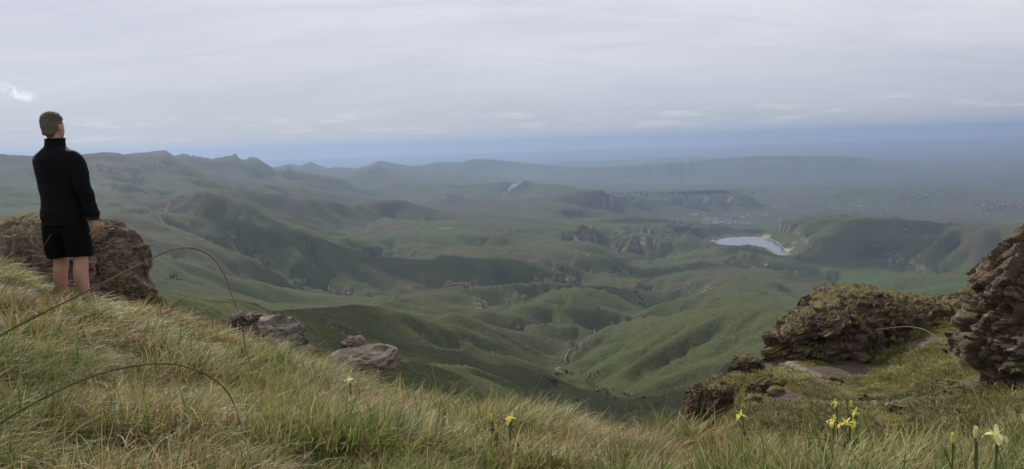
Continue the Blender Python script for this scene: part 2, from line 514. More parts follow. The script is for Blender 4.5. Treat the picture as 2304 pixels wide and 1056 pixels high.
crest(L, [(923, 374, 20), (957, 377, 20), (991, 373, 20), (1033, 374, 20), (1067, 365, 20), (1108, 364, 20), (1165, 368, 20), (1222, 372, 20), (1290, 379, 20)], 2500, 350)
valley(L, [(980, 392, -720), (1100, 392, -760), (1200, 396, -800), (1320, 396, -850)])
crest(L, [(880, 415, 10.8), (960, 416, 11.0), (1040, 418, 10.8), (1120, 413, 11.0), (1200, 412, 11.2), (1270, 417, 11.0)], 700, 90)
valley(L, [(900, 440, -640), (1000, 445, -665), (1120, 440, -690), (1250, 428, -760)])
crest(L, [(1241, 367, 30), (1392, 361, 30), (1468, 357, 30), (1560, 353, 30)], 3000, 200)
L = 'plantation_mesa'
crest(L, [(1013, 462, 8.4), (1120, 452, 8.5), (1222, 445, 8.5), (1279, 437, 8.5), (1335, 435, 8.5), (1370, 437, 8.6), (1390, 446, 8.9), (1450, 440, 9.9), (1520, 436, 10.3), (1580, 432, 10.5), (1640, 432, 10.5), (1682, 437, 10.4), (1692, 445, 10.3)], 900, 160)
valley(L, [(1150, 470, -650), (1280, 472, -700), (1400, 470, -780), (1500, 468, -850), (1600, 472, -910), (1690, 470, -930), (1740, 465, -945)])
L = 'plain'
valley(L, [(1500, 488, -860), (1600, 492, -920), (1680, 498, -930), (1620, 515, -830), (1680, 518, -830)])
valley(L, [(1750, 480, -945), (1900, 465, -950), (2050, 460, -945), (2200, 470, -930), (2400, 470, -920)])
valley(L, [(1750, 445, -950), (1900, 440, -955), (2100, 432, -945), (2304, 430, -950), (2450, 425, -950)])
valley(L, [(1300, 415, -830), (1420, 412, -930), (1560, 412, -960), (1750, 415, -975), (1950, 410, -985), (2150, 405, -985), (2400, 400, -985)])
valley(L, [(1980, 385, -1000), (2150, 378, -1010), (2400, 372, -1010)])
for r in (28, 38, 50, 66):
    for u in (500, 800, 1100, 1400, 1700, 2000, 2300, 2600):
        LINES.append(('plain', 'p', [(u, r, {28: -1010, 38: -985, 50: -900, 66: -740}[r])], 0, 0))
for u in (-200, 100, 300):
    LINES.append(('far_ridges', 'p', [(u, 20, -300)], 0, 0)); LINES.append(('far_ridges', 'p', [(u, 40, -800)], 0, 0)); LINES.append(('far_ridges', 'p', [(u, 66, -740)], 0, 0))
crest('plain', [(2010, 340, 40), (2060, 335, 40), (2110, 341, 40)], 3000, 120)
crest('plain', [(2090, 365, 27), (2150, 361, 27), (2220, 363, 27), (2350, 360, 27)], 2000, 50)
crest('plain', [(1890, 428, 12.4), (2000, 424, 12.6), (2080, 424, 12.6), (2160, 431, 12.2)], 900, 40)
L = 'far_mesa'
crest(L, [(1400, 383, 19.4), (1450, 380, 19.5), (1510, 377, 19.7), (1557, 371, 20), (1633, 361, 20.6), (1712, 354, 21), (1803, 357, 21), (1879, 354, 21), (1916, 355, 21)], 2600, 40)
crest(L, [(1928, 366, 20.8), (1950, 373, 20.4), (1985, 377, 20)])
valley(L, [(1400, 397, -900), (1560, 398, -965), (1700, 398, -985), (1850, 397, -990), (1950, 392, -1000)])

REG = []
_pts, _zs, _rg, _cr = [], [], [], []
def _add(p, reg, c=False):
    _cr.append(c)
    _pts.append((math.atan2(p[0], p[1]), math.log(math.hypot(p[0], p[1])))); _zs.append(p[2]); _rg.append(REG.index(reg))
for reg, mode, pts, back, drop in LINES:
    if reg not in REG:
        REG.append(reg)
    if mode == 'p':
        u, r, z = pts[0]
        d = ray(u, 400); a = math.atan2(d[0], d[1])
        _add((math.sin(a) * r * 1000, math.cos(a) * r * 1000, z), reg)
        continue
    q = resample(pts, 22 if pts[0][1] > 400 else 9)
    for u, v, w in q:
        p = at_r(u, v, w * 1000) if mode == 'r' else at_z(u, v, w)
        _add(p, reg, mode == 'r')
    if back:
        for u, v, w in resample(pts, 60):
            p = at_r(u, v, w * 1000)
            k = (w * 1000 + back) / (w * 1000)
            _add((p[0] * k, p[1] * k, p[2] - drop), reg)
CP = np.array(_pts); CZ = np.array(_zs); CR = np.array(_rg)
# thin out near-duplicates
_keep = []
_cell = {}
for i, (a, b) in enumerate(CP):
    k = (round(a / 0.004), round(b / 0.005))
    if k in _cell:
        continue
    _cell[k] = 1; _keep.append(i)
CP, CZ, CR, CC = CP[_keep], CZ[_keep], CR[_keep], np.array(_cr)[_keep]
FIT = rbf_fit(CP, CZ)

NTH, NRR = 760, 860
TH0, TH1 = R(-46), R(46)
LR0, LR1 = math.log(45.0), math.log(66000.0)

def bicubic_up(G, nr, nc):
    """Catmull-Rom upsampling of a coarse grid"""
    def up(A, n):
        m = A.shape[0]
        t = np.linspace(0, m - 1, n); i = np.clip(t.astype(int), 0, m - 2); f = (t - i)[:, None]
        g = lambda k: A[np.clip(i + k, 0, m - 1)]
        p0, p1, p2, p3 = g(-1), g(0), g(1), g(2)
        return p1 + 0.5 * f * (p2 - p0 + f * (2 * p0 - 5 * p1 + 4 * p2 - p3 + f * (3 * (p1 - p2) + p3 - p0)))
    return up(up(G, nr).T, nc).T

def erosion(X, Y, DX, DY, lam, seed):
    """gully stripes that follow the fall line (cells of stripes blended together)"""
    px, py = X / lam, Y / lam
    ix, iy = np.floor(px), np.floor(py)
    acc = np.zeros_like(px); dacc = np.zeros_like(px); ws = np.zeros_like(px)
    s = np.full(px.shape, seed)
    for dx in (-1, 0, 1):
        for dy in (-1, 0, 1):
            cx, cy = ix + dx, iy + dy
            qx = px - (cx + _u(cx, cy, s)); qy = py - (cy + _u(cx, cy, s + 5))
            w = np.exp(-(qx * qx + qy * qy) * 2.2)
            m = (qx * -DY + qy * DX) * 2 * math.pi
            acc += np.cos(m) * w; dacc += -np.sin(m) * w; ws += w
    m = np.sqrt(acc * acc + dacc * dacc) + 1e-6
    c = np.clip(m / ws * 3.0, 0, 1)
    return acc / m * c, dacc / m * c

def build_terrain_grid():
    th = np.linspace(TH0, TH1, NTH); lr = np.linspace(LR0, LR1, NRR)
    cth, clr = np.linspace(TH0, TH1, 620), np.linspace(LR0, LR1, 480)
    A, B = np.meshgrid(cth, clr)
    Dc = np.empty(A.size)
    Zc = rbf_eval(FIT, np.c_[A.ravel(), B.ravel()], Dc, CC).reshape(A.shape)
    Z = bicubic_up(Zc, NRR, NTH)
    keep = 0.12 + 0.88 * sstep(0.004, 0.036, bicubic_up(Dc.reshape(A.shape), NRR, NTH))   # crests stay where they are
    TH, LR = np.meshgrid(th, lr)
    RR = np.exp(LR)
    X, Y = RR * np.sin(TH), RR * np.cos(TH)
    def grad(Z):
        zt = np.gradient(Z, th[1] - th[0], axis=1) / RR
        zr = np.gradient(Z, lr[1] - lr[0], axis=0) / RR
        return zr * np.sin(TH) + zt * np.cos(TH), zr * np.cos(TH) - zt * np.sin(TH)
    def blur(Z, n):
        for _ in range(n):
            Zp = np.pad(Z, 1, mode='edge')
            Z = 0.25 * (Zp[:-2, 1:-1] + Zp[2:, 1:-1] + Zp[1:-1, :-2] + Zp[1:-1, 2:])
        return Z
    XY = np.c_[X.ravel(), Y.ravel()]
    gully = np.zeros_like(Z)
    Zs = blur(Z, 10)
    flat = 1 - sstep(0.02, 0.10, np.hypot(*grad(Zs)))
    for k, (lam, amp) in enumerate(((1200, 42), (520, 28), (230, 14), (105, 5.0), (50, 1.3))):
        gx, gy = grad(blur(Z, 6 if k < 3 else 2))
        s = np.hypot(gx, gy) + 1e-5
        # a little wander in the fall line
        wob = 0.25 * vnoise(XY / (lam * 1.3), 50 + k).reshape(Z.shape)
        dx, dy = gx / s, gy / s
        dx, dy = dx - wob * dy, dy + wob * dx
        e, de = erosion(X, Y, dx, dy, lam, 11 + 7 * k)
        e = 2.2 * np.sqrt((1 + e) / 2 + 0.004) - 1.45               # rounded spurs, sharp gullies
        res = sstep(2.2, 5.0, lam / (RR * (lr[1] - lr[0])))           # only what the grid can carry
        a = amp * np.clip(s / 0.30, 0, 1.0) * res * sstep(1.2, 4.5, RR / lam) * keep * (0.06 + 0.94 * sstep(550, 1150, RR)) * (0.5 + 0.6 * sstep(2200, 3800, RR)) * (0.2 + 0.8 * sstep(17000, 12000, RR))
        Z = Z + a * e
        gully = gully + (a / 30.0) * np.clip(-e, 0, 1)
    # soft ground noise
    Z = Z + 9 * fbm(XY / 800, 4, 3).reshape(Z.shape) * sstep(400, 1500, RR) * (1 - 0.7 * flat) + 1.5 * np.clip(RR / 900, 0, 1) * fbm(XY / 60, 3, 5).reshape(Z.shape)
    # crests stand at their height and nothing in front of them rises into the line of sight
    for reg, mode, pts, back, drop in LINES:
        if mode != 'r' or not back:
            continue
        W = np.array([at_r(u, v, w * 1000) for u, v, w in resample(pts, 3)])
        a, rc = np.arctan2(W[:, 0], W[:, 1]), np.hypot(W[:, 0], W[:, 1])
        o = np.argsort(a)
        j0, j1 = np.searchsorted(th, a.min()), np.searchsorted(th, a.max())
        if j1 - j0 < 2:
            continue
        t = th[j0:j1]
        rj, zj = np.interp(t, a[o], rc[o]), np.interp(t, a[o], W[o, 2])
        i = np.clip(np.round((np.log(rj) - LR0) / (LR1 - LR0) * (NRR - 1)).astype(int), 0, NRR - 1)
        err = np.clip(zj - Z[i, np.arange(j0, j1)], -60, 60)
        lat = sstep(0, 0.016, np.minimum(t - t[0], t[-1] - t))[None]
        Z[:, j0:j1] += lat * err[None] * np.exp(-((lr[:, None] - np.log(rj)[None]) / (0.014 + 0.03 * sstep(9000, 15000, rj)[None])) ** 2)
        lim = RR[:, j0:j1] * (zj / rj)[None] - 0.012 * (rj[None] - RR[:, j0:j1])
        front = RR[:, j0:j1] < rj[None] * 0.9985
        sub = Z[:, j0:j1]
        k = 0.004 * RR[:, j0:j1]
        soft = np.minimum(sub, lim) - k * np.exp(-np.abs(sub - lim) / k) * 0.5
        Z[:, j0:j1] = np.where(front, sub + (soft - sub) * lat * sstep(0.70, 0.80, RR[:, j0:j1] / rj[None]), sub)
    return th, lr, TH, LR, RR, X, Y, Z, grad, gully, flat

# sandstone bands: photo lines of cliff tops with the drop of the face (m)
CLIFFS = [([(670, 690, 3.0), (720, 688, 3.0), (800, 678, 2.95)], 32), ([(900, 650, 3.45), (1000, 636, 3.5), (1100, 628, 3.55), (1200, 614, 3.65), (1300, 608, 3.8)], 38),
          ([(1060, 684, 2.75), (1130, 674, 2.9), (1200, 660, 3.05), (1255, 636, 3.25)], 30), ([(1322, 622, 3.93), (1370, 619, 3.95), (1430, 622, 3.9)], 40),
          ([(1152, 540, 4.98), (1200, 535, 5.05), (1250, 529, 5.15), (1300, 521, 5.3)], 42), ([(1290, 546, 5.25), (1350, 535, 5.4), (1400, 528, 5.5), (1480, 527, 5.55), (1560, 532, 5.6), (1605, 541, 5.65)], 60),
          ([(880, 505, 5.65), (1000, 506, 5.65), (1100, 509, 5.7), (1190, 516, 5.75)], 55), ([(1702, 517, 6.0), (1740, 514, 5.95), (1790, 512, 5.9), (1840, 515, 5.85)], 60),
          ([(1540, 508, 6.4), (1600, 512, 6.35)], 60), ([(1400, 447, 9.8), (1500, 441, 10.1), (1580, 438, 10.3), (1640, 437, 10.35), (1690, 441, 10.3)], 80),
          ([(1640, 366, 20.4), (1712, 359, 20.8), (1803, 361, 20.8), (1915, 358, 20.9)], 70), ([(1460, 622, 3.55), (1465, 650, 3.4), (1472, 672, 3.25)], 34),
          ([(1640, 585, 4.4), (1700, 582, 4.5), (1750, 588, 4.5)], 26), ([(100, 372, 6.6), (200, 370, 6.7), (300, 371, 6.8), (370, 360, 7.0)], 80),
          ([(1960, 556, 5.0), (2020, 552, 4.95), (2080, 545, 4.9)], 30), ([(1690, 608, 4.15), (1752, 602, 4.25)], 26), ([(1270, 730, 2.5), (1350, 722, 2.6)], 16),
          ([(420, 462, 4.9), (350, 470, 4.6), (300, 468, 4.7)], 34), ([(200, 410, 5.8), (280, 409, 5.85)], 40), ([(410, 393, 6.5), (450, 398, 6.6)], 40),
          ([(2100, 500, 5.4), (2180, 497, 5.5)], 30)]

if 'terrain' not in SKIP:
    th, lr, TH, LR, RR, X, Y, Z, grad, gully, flat = build_terrain_grid()
    cliff = np.zeros_like(Z)
    for pts, hh in CLIFFS:
        q = resample(pts, 5)
        W = np.array([at_r(u, v, w * 1000) for u, v, w in q])
        a, b = np.arctan2(W[:, 0], W[:, 1]), np.log(np.hypot(W[:, 0], W[:, 1]))
        i0, i1 = np.searchsorted(lr, b.min() - 0.09), np.searchsorted(lr, b.max() + 0.09)
        j0, j1 = np.searchsorted(th, a.min() - 0.02), np.searchsorted(th, a.max() + 0.02)
        sub = (slice(max(i0, 0), i1), slice(max(j0, 0), j1))
        ta, tb = TH[sub], LR[sub]
        # the cliff top height along the line at each column
        o = np.argsort(a)
        along = np.abs(a[-1] - a[0]) > 0.02
        if along:
            lb = np.interp(ta, a[o], b[o])
            i = np.clip(((lb - lr[0]) / (lr[1] - lr[0])).astype(int), 0, NRR - 1)
            j = np.broadcast_to(np.arange(sub[1].start, sub[1].stop)[None], i.shape)
            ztop = Z[i, j] + 6
            wl = np.clip(np.minimum(ta - a.min() + 0.008, a.max() + 0.008 - ta) / 0.012, 0, 1)
            db = tb - lb
        else:
            oo = np.argsort(b)
            la = np.interp(tb, b[oo], a[oo])
            j = np.clip(((la - th[0]) / (th[1] - th[0])).astype(int), 0, NTH - 1)
            i = np.broadcast_to(np.arange(sub[0].start, sub[0].stop)[:, None], j.shape)
            ztop = Z[i, j] + 6
            wl = np.clip(np.minimum(tb - b.min() + 0.02, b.max() + 0.02 - tb) / 0.02, 0, 1)
            db = (ta - la) * 1.0
        wl = wl * np.clip(1 - np.abs(db) / 0.085, 0, 1) ** 0.5
        rag = vnoise(np.c_[(X[sub] / 45).ravel(), (Y[sub] / 45).ravel()], 77).reshape(ta.shape)
        patch = 0.35 + 0.65 * sstep(-0.5, 0.15, vnoise(np.c_[(X[sub] / 160).ravel(), (Y[sub] / 160).ravel()], 78).reshape(ta.shape))
        z = Z[sub]
        hh2 = hh * 1.25
        t = (z - (ztop - hh2)) / hh2 + 0.12 * rag
        tn = np.where((t > -0.4) & (t < 1.0), sstep(0.36, 0.60, t) * 1.0, t)
        # keep continuity below
        tn = np.where((t > -0.4) & (t <= 0.36), np.clip(t, -0.4, 0) * 1.0, tn)
        w = wl * patch * ((t > -0.4) & (t < 1.0))
        Z[sub] = z + w * (tn - t) * hh2
        face = np.exp(-((t - 0.48) / 0.16) ** 2) * wl * patch
        cliff[sub] = np.maximum(cliff[sub], face)
    # ravines on the fluted hillsides: photo lines carved into the slope
    GUL = [[(1400, 735), (1348, 770), (1307, 799), (1280, 822)], [(1430, 755), (1400, 778), (1343, 816), (1307, 842)], [(1500, 768), (1469, 791), (1388, 836), (1356, 854)], [(1566, 718), (1485, 770), (1437, 803), (1400, 822)],
           [(1600, 758), (1558, 785), (1445, 852), (1404, 874), (1382, 887)], [(1647, 722), (1587, 767), (1505, 818), (1470, 838)], [(1656, 799), (1566, 850), (1480, 893), (1440, 905)], [(1690, 815), (1615, 850), (1526, 895), (1470, 922)], [(1700, 740), (1640, 785), (1600, 808)], [(1720, 850), (1640, 890), (1570, 930)],
           [(1560, 668), (1520, 688), (1480, 700)], [(1640, 665), (1590, 690), (1545, 700)], [(800, 745), (880, 790), (940, 806)], [(900, 720), (980, 770), (1040, 790)], [(1010, 745), (1090, 785), (1150, 800)], [(1120, 750), (1180, 785), (1225, 810)], [(860, 800), (950, 832), (1040, 862)], [(1060, 835), (1120, 865), (1170, 890)],
           [(600, 525), (620, 560), (640, 600)], [(690, 535), (705, 580), (725, 630)], [(560, 512), (565, 545), (560, 565)], [(740, 560), (780, 600), (820, 635)], [(1050, 590), (1040, 615), (1030, 635)], [(1150, 592), (1140, 610), (1120, 625)]]
    for ln in GUL:
        W = []
        for u, v in resample(np.array(ln, float), 4):
            d = ray(u, v)
            k = np.exp(lr[lr > 6.6]) / math.hypot(d[0], d[1])
            a = math.atan2(d[0], d[1]); j = int(np.clip((a - th[0]) / (th[1] - th[0]), 0, NTH - 1))
            hit = np.nonzero(d[2] * k < Z[lr > 6.6, j])[0]
            if len(hit):
                W.append((d[0] * k[hit[0]], d[1] * k[hit[0]]))
        if len(W) < 3:
            continue
        W = np.array(W)
        rm = np.hypot(W[:, 0], W[:, 1])
        ok = np.abs(rm - np.median(rm)) < 0.35 * np.median(rm)
        W = W[ok]; rm = rm[ok]
        if len(W) < 3:
            continue
        W = W + 14 * np.stack([vnoise(W / 60, 5), vnoise(W / 60, 6)], 1)
        i0, i1 = np.searchsorted(lr, math.log(rm.min()) - .05), np.searchsorted(lr, math.log(rm.max()) + .05)
        aa = np.arctan2(W[:, 0], W[:, 1])
        j0, j1 = np.searchsorted(th, aa.min() - .04), np.searchsorted(th, aa.max() + .04)
        gx, gy = X[i0:i1, j0:j1], Y[i0:i1, j0:j1]
        dd = np.full(gx.shape, 1e9); tt = np.zeros(gx.shape)
        for q in range(len(W) - 1):
            e = W[q + 1] - W[q]
            t = np.clip(((gx - W[q, 0]) * e[0] + (gy - W[q, 1]) * e[1]) / (e @ e + 1e-9), 0, 1)
            d_ = np.hypot(gx - W[q, 0] - t * e[0], gy - W[q, 1] - t * e[1])
            tt = np.where(d_ < dd, (q + t) / (len(W) - 1), tt); dd = np.minimum(dd, d_)
        sc = np.median(rm) / 1800
        amp = sstep(0, .25, tt) * (1 - .4 * tt)
        Z[i0:i1, j0:j1] += sc * amp * (-15 * np.exp(-dd / (15 * sc)) + 6 * np.exp(-((dd - 38 * sc) / (20 * sc)) ** 2))
        gully[i0:i1, j0:j1] += amp * 0.75 * np.exp(-(dd / (9 * sc)) ** 2)
    # the lake bed
    LAKE_Z = -800.0
    LAKE = [(1592, 549), (1612, 541), (1640, 536), (1690, 533.5), (1722, 536), (1742, 543), (1757, 551), (1764, 561), (1771, 573), (1752, 573), (1738, 566), (1722, 558), (1690, 553), (1655, 556), (1620, 556)]
    LK = np.array([at_z(u, v, LAKE_Z) for u, v in LAKE])
    def in_poly(px, py, poly):
        ins = np.zeros(px.shape, bool)
        d = np.full(px.shape, 1e9)
        n = len(poly)
        for k in range(n):
            x0, y0 = poly[k][:2]; x1, y1 = poly[(k + 1) % n][:2]
            c = ((y0 > py) != (y1 > py)) & (px < (x1 - x0) * (py - y0) / (y1 - y0 + 1e-9) + x0)
            ins ^= c
            ex, ey = x1 - x0, y1 - y0
            t = np.clip(((px - x0) * ex + (py - y0) * ey) / (ex * ex + ey * ey), 0, 1)
            d = np.minimum(d, np.hypot(px - x0 - t * ex, py - y0 - t * ey))
        return np.where(ins, -d, d)
    sd = np.full(Z.shape, 1e5)
    m = (RR > 4600) & (RR < 7000) & (TH > R(8)) & (TH < R(26))
    sd[m] = in_poly(X[m], Y[m], LK)
    sd = sd + 25 * fbm(np.c_[X.ravel(), Y.ravel()] / 120, 3, 91).reshape(Z.shape)
    dep = np.clip(-sd / 60, 0, 1)
    Z = np.where(sd < 0, np.minimum(Z, LAKE_Z - 1 - 6 * dep), Z)
    near = (sd >= 0) & (sd < 140)
    Z = np.where(near, np.maximum(np.minimum(Z, LAKE_Z + 1.0 + sd * 0.35), LAKE_Z + 0.8 + sd * 0.02), Z)
    # clear sight over the near shore
    shore = np.exp(-np.clip(sd, 0, 1e4) / 22.0) * (sd > -40) * (Z < LAKE_Z + 26)
    GX, GY = grad(Z)
    slope = np.hypot(GX, GY)
    XY = np.c_[X.ravel(), Y.ravel()]
    rock = np.clip(cliff * 1.1 + sstep(1.15, 1.7, slope) * 0.8, 0, 1)
    # ledges and slabs of pale sandstone on the lower ground
    n_sl = fbm(XY / np.array([[260, 180]]), 4, 31).reshape(Z.shape)
    sand = sstep(0.20, 0.42, n_sl) * sstep(-560, -640, Z) * sstep(2200, 3200, RR) * sstep(9000, 7000, RR)
    reg_w = sstep(0.05, 0.25, slope)
    sand = sand * (0.35 + 0.65 * reg_w)
    mud = np.full(Z.shape, 1e4)
    mk = (RR > 4700) & (RR < 6400) & (TH > R(3)) & (TH < R(18))
    W = np.array([at_z(u, v, -795) for u, v in ((1370, 557), (1420, 554), (1470, 552), (1530, 550), (1580, 546), (1610, 542))])
    for a, b in zip(W[:-1], W[1:]):
        e = (b - a)[:2]
        t = np.clip(((X[mk] - a[0]) * e[0] + (Y[mk] - a[1]) * e[1]) / (e @ e), 0, 1)
        mud[mk] = np.minimum(mud[mk], np.hypot(X[mk] - a[0] - t * e[0], Y[mk] - a[1] - t * e[1]))
    pale = np.clip(shore * 0.95 + 0.55 * sand + 0.75 * np.exp(-(mud / 55) ** 2) * sstep(0.25, 0.1, slope), 0, 1)
    bush = np.clip(gully * 1.3 - 0.62, 0, 1) * sstep(-0.1, 0.35, fbm(XY / 300, 3, 44).reshape(Z.shape)) * 1.6
    trees = sstep(0.12, 0.32, fbm(XY / 520, 4, 45).reshape(Z.shape)) * (flat * 0.8 + 0.1) * sstep(7000, 8500, RR)
    bush = np.clip(bush + 0.8 * trees, 0, 1)
    # the planted wood on the mesa top
    pl = np.zeros_like(Z)
    # drier, browner grass high up and on crests
    dry = np.clip(0.5 + 0.9 * fbm(XY / 700, 4, 61).reshape(Z.shape) - gully * 0.5 + 0.25 * sstep(-350, -60, Z) * sstep(2500, 5000, RR) + 0.35 * flat * sstep(7000, 9000, RR), 0, 1)
    lush = sstep(0.15, 0.5, fbm(XY / 420, 3, 71).reshape(Z.shape)) * np.clip(1 - slope * 1.5, 0, 1) * sstep(-420, -560, Z)
    lush = np.clip(lush + 0.9 * sstep(0.16, 0.06, slope) * sstep(-745, -765, Z) * sstep(3400, 3700, RR) * sstep(5000, 4700, RR) * sstep(R(15), R(18), TH), 0, 1)
    # normals of the whole sheet, so the pieces meet without a seam
    NX, NY = -GX, -GY
    nl = 1 / np.sqrt(NX ** 2 + NY ** 2 + 1)
    NRM = np.stack([NX * nl, NY * nl, nl], 2).reshape(-1, 3)
    # region of each quad: nearest line of the same ground
    cth, clr = np.linspace(TH0, TH1, 165), np.linspace(LR0, LR1, 215)
    A, B = np.meshgrid(cth, clr)
    Q = np.c_[A.ravel(), B.ravel()]
    near_i = np.empty(len(Q), int)
    for i in range(0, len(Q), 2000):
        near_i[i:i + 2000] = ((Q[i:i + 2000, 0:1] - CP[None, :, 0]) ** 2 + (Q[i:i + 2000, 1:2] - CP[None, :, 1]) ** 2).argmin(1)
    RG = CR[near_i].reshape(A.shape)
    ii = np.clip(np.round((LR[:-1, :-1] - LR0) / (LR1 - LR0) * 214).astype(int), 0, 214)
    jj = np.clip(np.round((TH[:-1, :-1] - TH0) / (TH1 - TH0) * 164).astype(int), 0, 164)
    FR = RG[ii, jj].ravel()

    def terrain_material():
        g = NT('hill_grass')
        p = g.pos()
        rk, pa, bu, dr, lu = (g.attr(n).outputs['Fac'] for n in ('rock', 'pale', 'bush', 'dry', 'lush'))
        n_big = g.noise(p, 0.004, 6, 0.6)
        n_mid = g.noise(p, 0.02, 6, 0.65)
        n_fine = g.noise(p, 0.11, 5, 0.7)
        green = g.mix(n_mid, (0.047, 0.058, 0.0195), (0.086, 0.094, 0.034))
        brown = g.mix(n_fine, (0.052, 0.043, 0.026), (0.094, 0.072, 0.046))
        f = g.ramp(g.math('ADD', g.math('MULTIPLY', dr, 0.9), g.math('MULTIPLY', g.math('SUBTRACT', n_big, 0.5), 1.6)), 0.30, 1.05)
        c = g.mix(f, green, brown)
        c = g.mix(g.math('MULTIPLY', lu, 0.7), c, (0.052, 0.098, 0.026))
        # mottled tussock grass, worn scars and stones
        n_t = g.noise(p, 0.32, 4, 0.75)
        c = g.mix(1.0, c, g.mix(g.ramp(g.math('ADD', g.math('MULTIPLY', n_fine, 0.6), g.math('MULTIPLY', n_t, 0.4)), 0.32, 0.68), (0.58, 0.60, 0.58), (1.38, 1.34, 1.22)), 'MULTIPLY')
        scar = g.math('MULTIPLY', g.ramp(g.noise(g.mapv(p, (0.03, 0.03, 0.09)), 1.0, 6, 0.75), 0.62, 0.72), g.ramp(n_t, 0.42, 0.60))
        c = g.mix(g.math('MULTIPLY', scar, 0.65), c, (0.150, 0.112, 0.078))
        # scrub in the gullies
        bm = g.math('MULTIPLY', bu, g.ramp(n_fine, 0.36, 0.62))
        c = g.mix(g.math('MULTIPLY', bm, 0.9, True), c, (0.016, 0.024, 0.013))
        # bare rock on the faces
        st = g.noise(g.mapv(p, (0.02, 0.02, 0.22)), 1.0, 5, 0.65)
        rc = g.mix(g.ramp(st, 0.36, 0.64), (0.045, 0.040, 0.036), (0.26, 0.205, 0.155))
        rm = g.ramp(g.math('ADD', rk, g.math('MULTIPLY', g.math('SUBTRACT', n_fine, 0.5), g.math('MULTIPLY', g.ramp(rk, 0.02, 0.2), 1.3))), 0.26, 0.60)
        c = g.mix(rm, c, rc)
        # sandstone slabs and lake shore
        n_s = g.noise(g.mapv(p, (0.022, 0.03, 0.03)), 1.0, 6, 0.72)
        pm = g.ramp(g.math('ADD', pa, g.math('MULTIPLY', g.math('SUBTRACT', n_s, 0.5), 2.2)), 0.62, 0.92)
        c = g.mix(pm, c, g.mix(n_fine, (0.21, 0.165, 0.12), (0.46, 0.39, 0.31)))
        h = g.math('ADD', g.math('MULTIPLY', n_mid, 1.0), g.math('MULTIPLY', n_fine, 0.35))
        nrm = g.bump(h, 16.0, 0.7)
        return g.done(g.bsdf(c, 0.95, nrm, 0.05))
    MT = terrain_material()
    VT = np.stack([X, Y, Z], 2).reshape(-1, 3)
    FT = grid_faces(NRR, NTH)
    A5 = {'rock': rock.ravel(), 'pale': pale.ravel(), 'bush': bush.ravel(), 'dry': dry.ravel(), 'lush': lush.ravel()}
    REG_INFO = {'near_slope': ('grassy_slope', 'grassy mountainside falling away just below the brow'), 'spur_hill': ('spur_hill', 'dark green hill with parallel spurs running down to the stream'),
        'stream_valley': ('stream_valley', 'narrow valley bottom that carries the small stream'), 'bench_hill': ('bench_hill', 'smooth green hills with a rocky gorge between them'),
        'cliff_ridge': ('cliff_ridge', 'long dark ridge with a broken sandstone cliff along its foot'), 'left_spine': ('side_ridge', 'bluish green ridge with deep side valleys below the escarpment'),
        'left_hill': ('folded_hill', 'pale green folded hill beyond the rock outcrop by the man'), 'green_hillside': ('green_hillside', 'large bright green fluted hillside right of the stream'),
        'lake_foothill': ('lake_foothill', 'rounded green hill in front of the lake'), 'valley_floor': ('valley_floor', 'flat green valley floor with pale bare patches'),
        'lake_hill': ('lake_hill', 'broad dark green hill to the right of the lake'), 'lake_basin': ('lake_shore', 'bare shore around the lake'),
        'middle_plateau': ('sandstone_plateau', 'low plateau with pale sandstone ledges and cliffs'), 'rounded_hills': ('rounded_hills', 'rounded blue green hills at the end of the escarpment'),
        'escarpment': ('escarpment', 'high flat topped mountain escarpment behind the standing man'), 'escarpment_far': ('far_escarpment', 'farther blue mountain crest with a sharp notched peak'),
        'far_ridges': ('far_ridges', 'hazy blue mountain ridges along the horizon'), 'plantation_mesa': ('wooded_mesa', 'flat topped mesa with a dark wood on its rim'),
        'plain': ('plain', 'wide hazy plain with scattered settlements reaching the horizon'), 'far_mesa': ('far_mesa', 'long flat topped blue mesa near the horizon')}
    for k, reg in enumerate(REG):
        f = FT[FR == k]
        if not len(f):
            continue
        ids, inv = np.unique(f, return_inverse=True)
        name, lab = REG_INFO[reg]
        me = mesh_np(name, VT[ids], inv.reshape(f.shape), True, MT)
        for an, av in A5.items():
            attr(me, an, av[ids])
        me.normals_split_custom_set_from_vertices(NRM[ids])
        tag(obj(name, me), lab, 'terrain', None, 'structure')
    print('control points', len(CP), 'z range', Z.min(), Z.max())

    def zt(x, y):
        a, b = np.arctan2(x, y), np.log(np.hypot(x, y))
        fi = np.clip((b - LR0) / (LR1 - LR0) * (NRR - 1), 0, NRR - 1.001); fj = np.clip((a - TH0) / (TH1 - TH0) * (NTH - 1), 0, NTH - 1.001)
        i, j = fi.astype(int), fj.astype(int); s, t = fi - i, fj - j
        return (Z[i, j] * (1 - t) + Z[i, j + 1] * t) * (1 - s) + (Z[i + 1, j] * (1 - t) + Z[i + 1, j + 1] * t) * s

    # ---------------------------------------------------------------- lake
    def water_material():
        g = NT('lake_water')
        n = g.noise(g.pos(), 0.05, 3)
        return g.done(g.bsdf((0.05, 0.085, 0.095), 0.12, g.bump(n, 1.0, 0.05), 0.5))
    c = LK[:, :2].mean(0)
    poly = c + (LK[:, :2] - c) * 1.12
    me = bpy.data.meshes.new('lake')
    me.from_pydata([(x, y, LAKE_Z) for x, y in poly], [], [tuple(range(len(poly)))])
    me.materials.append(water_material())
    tag(obj('lake', me), 'small grey blue lake between the green hills', 'lake', None, 'structure')

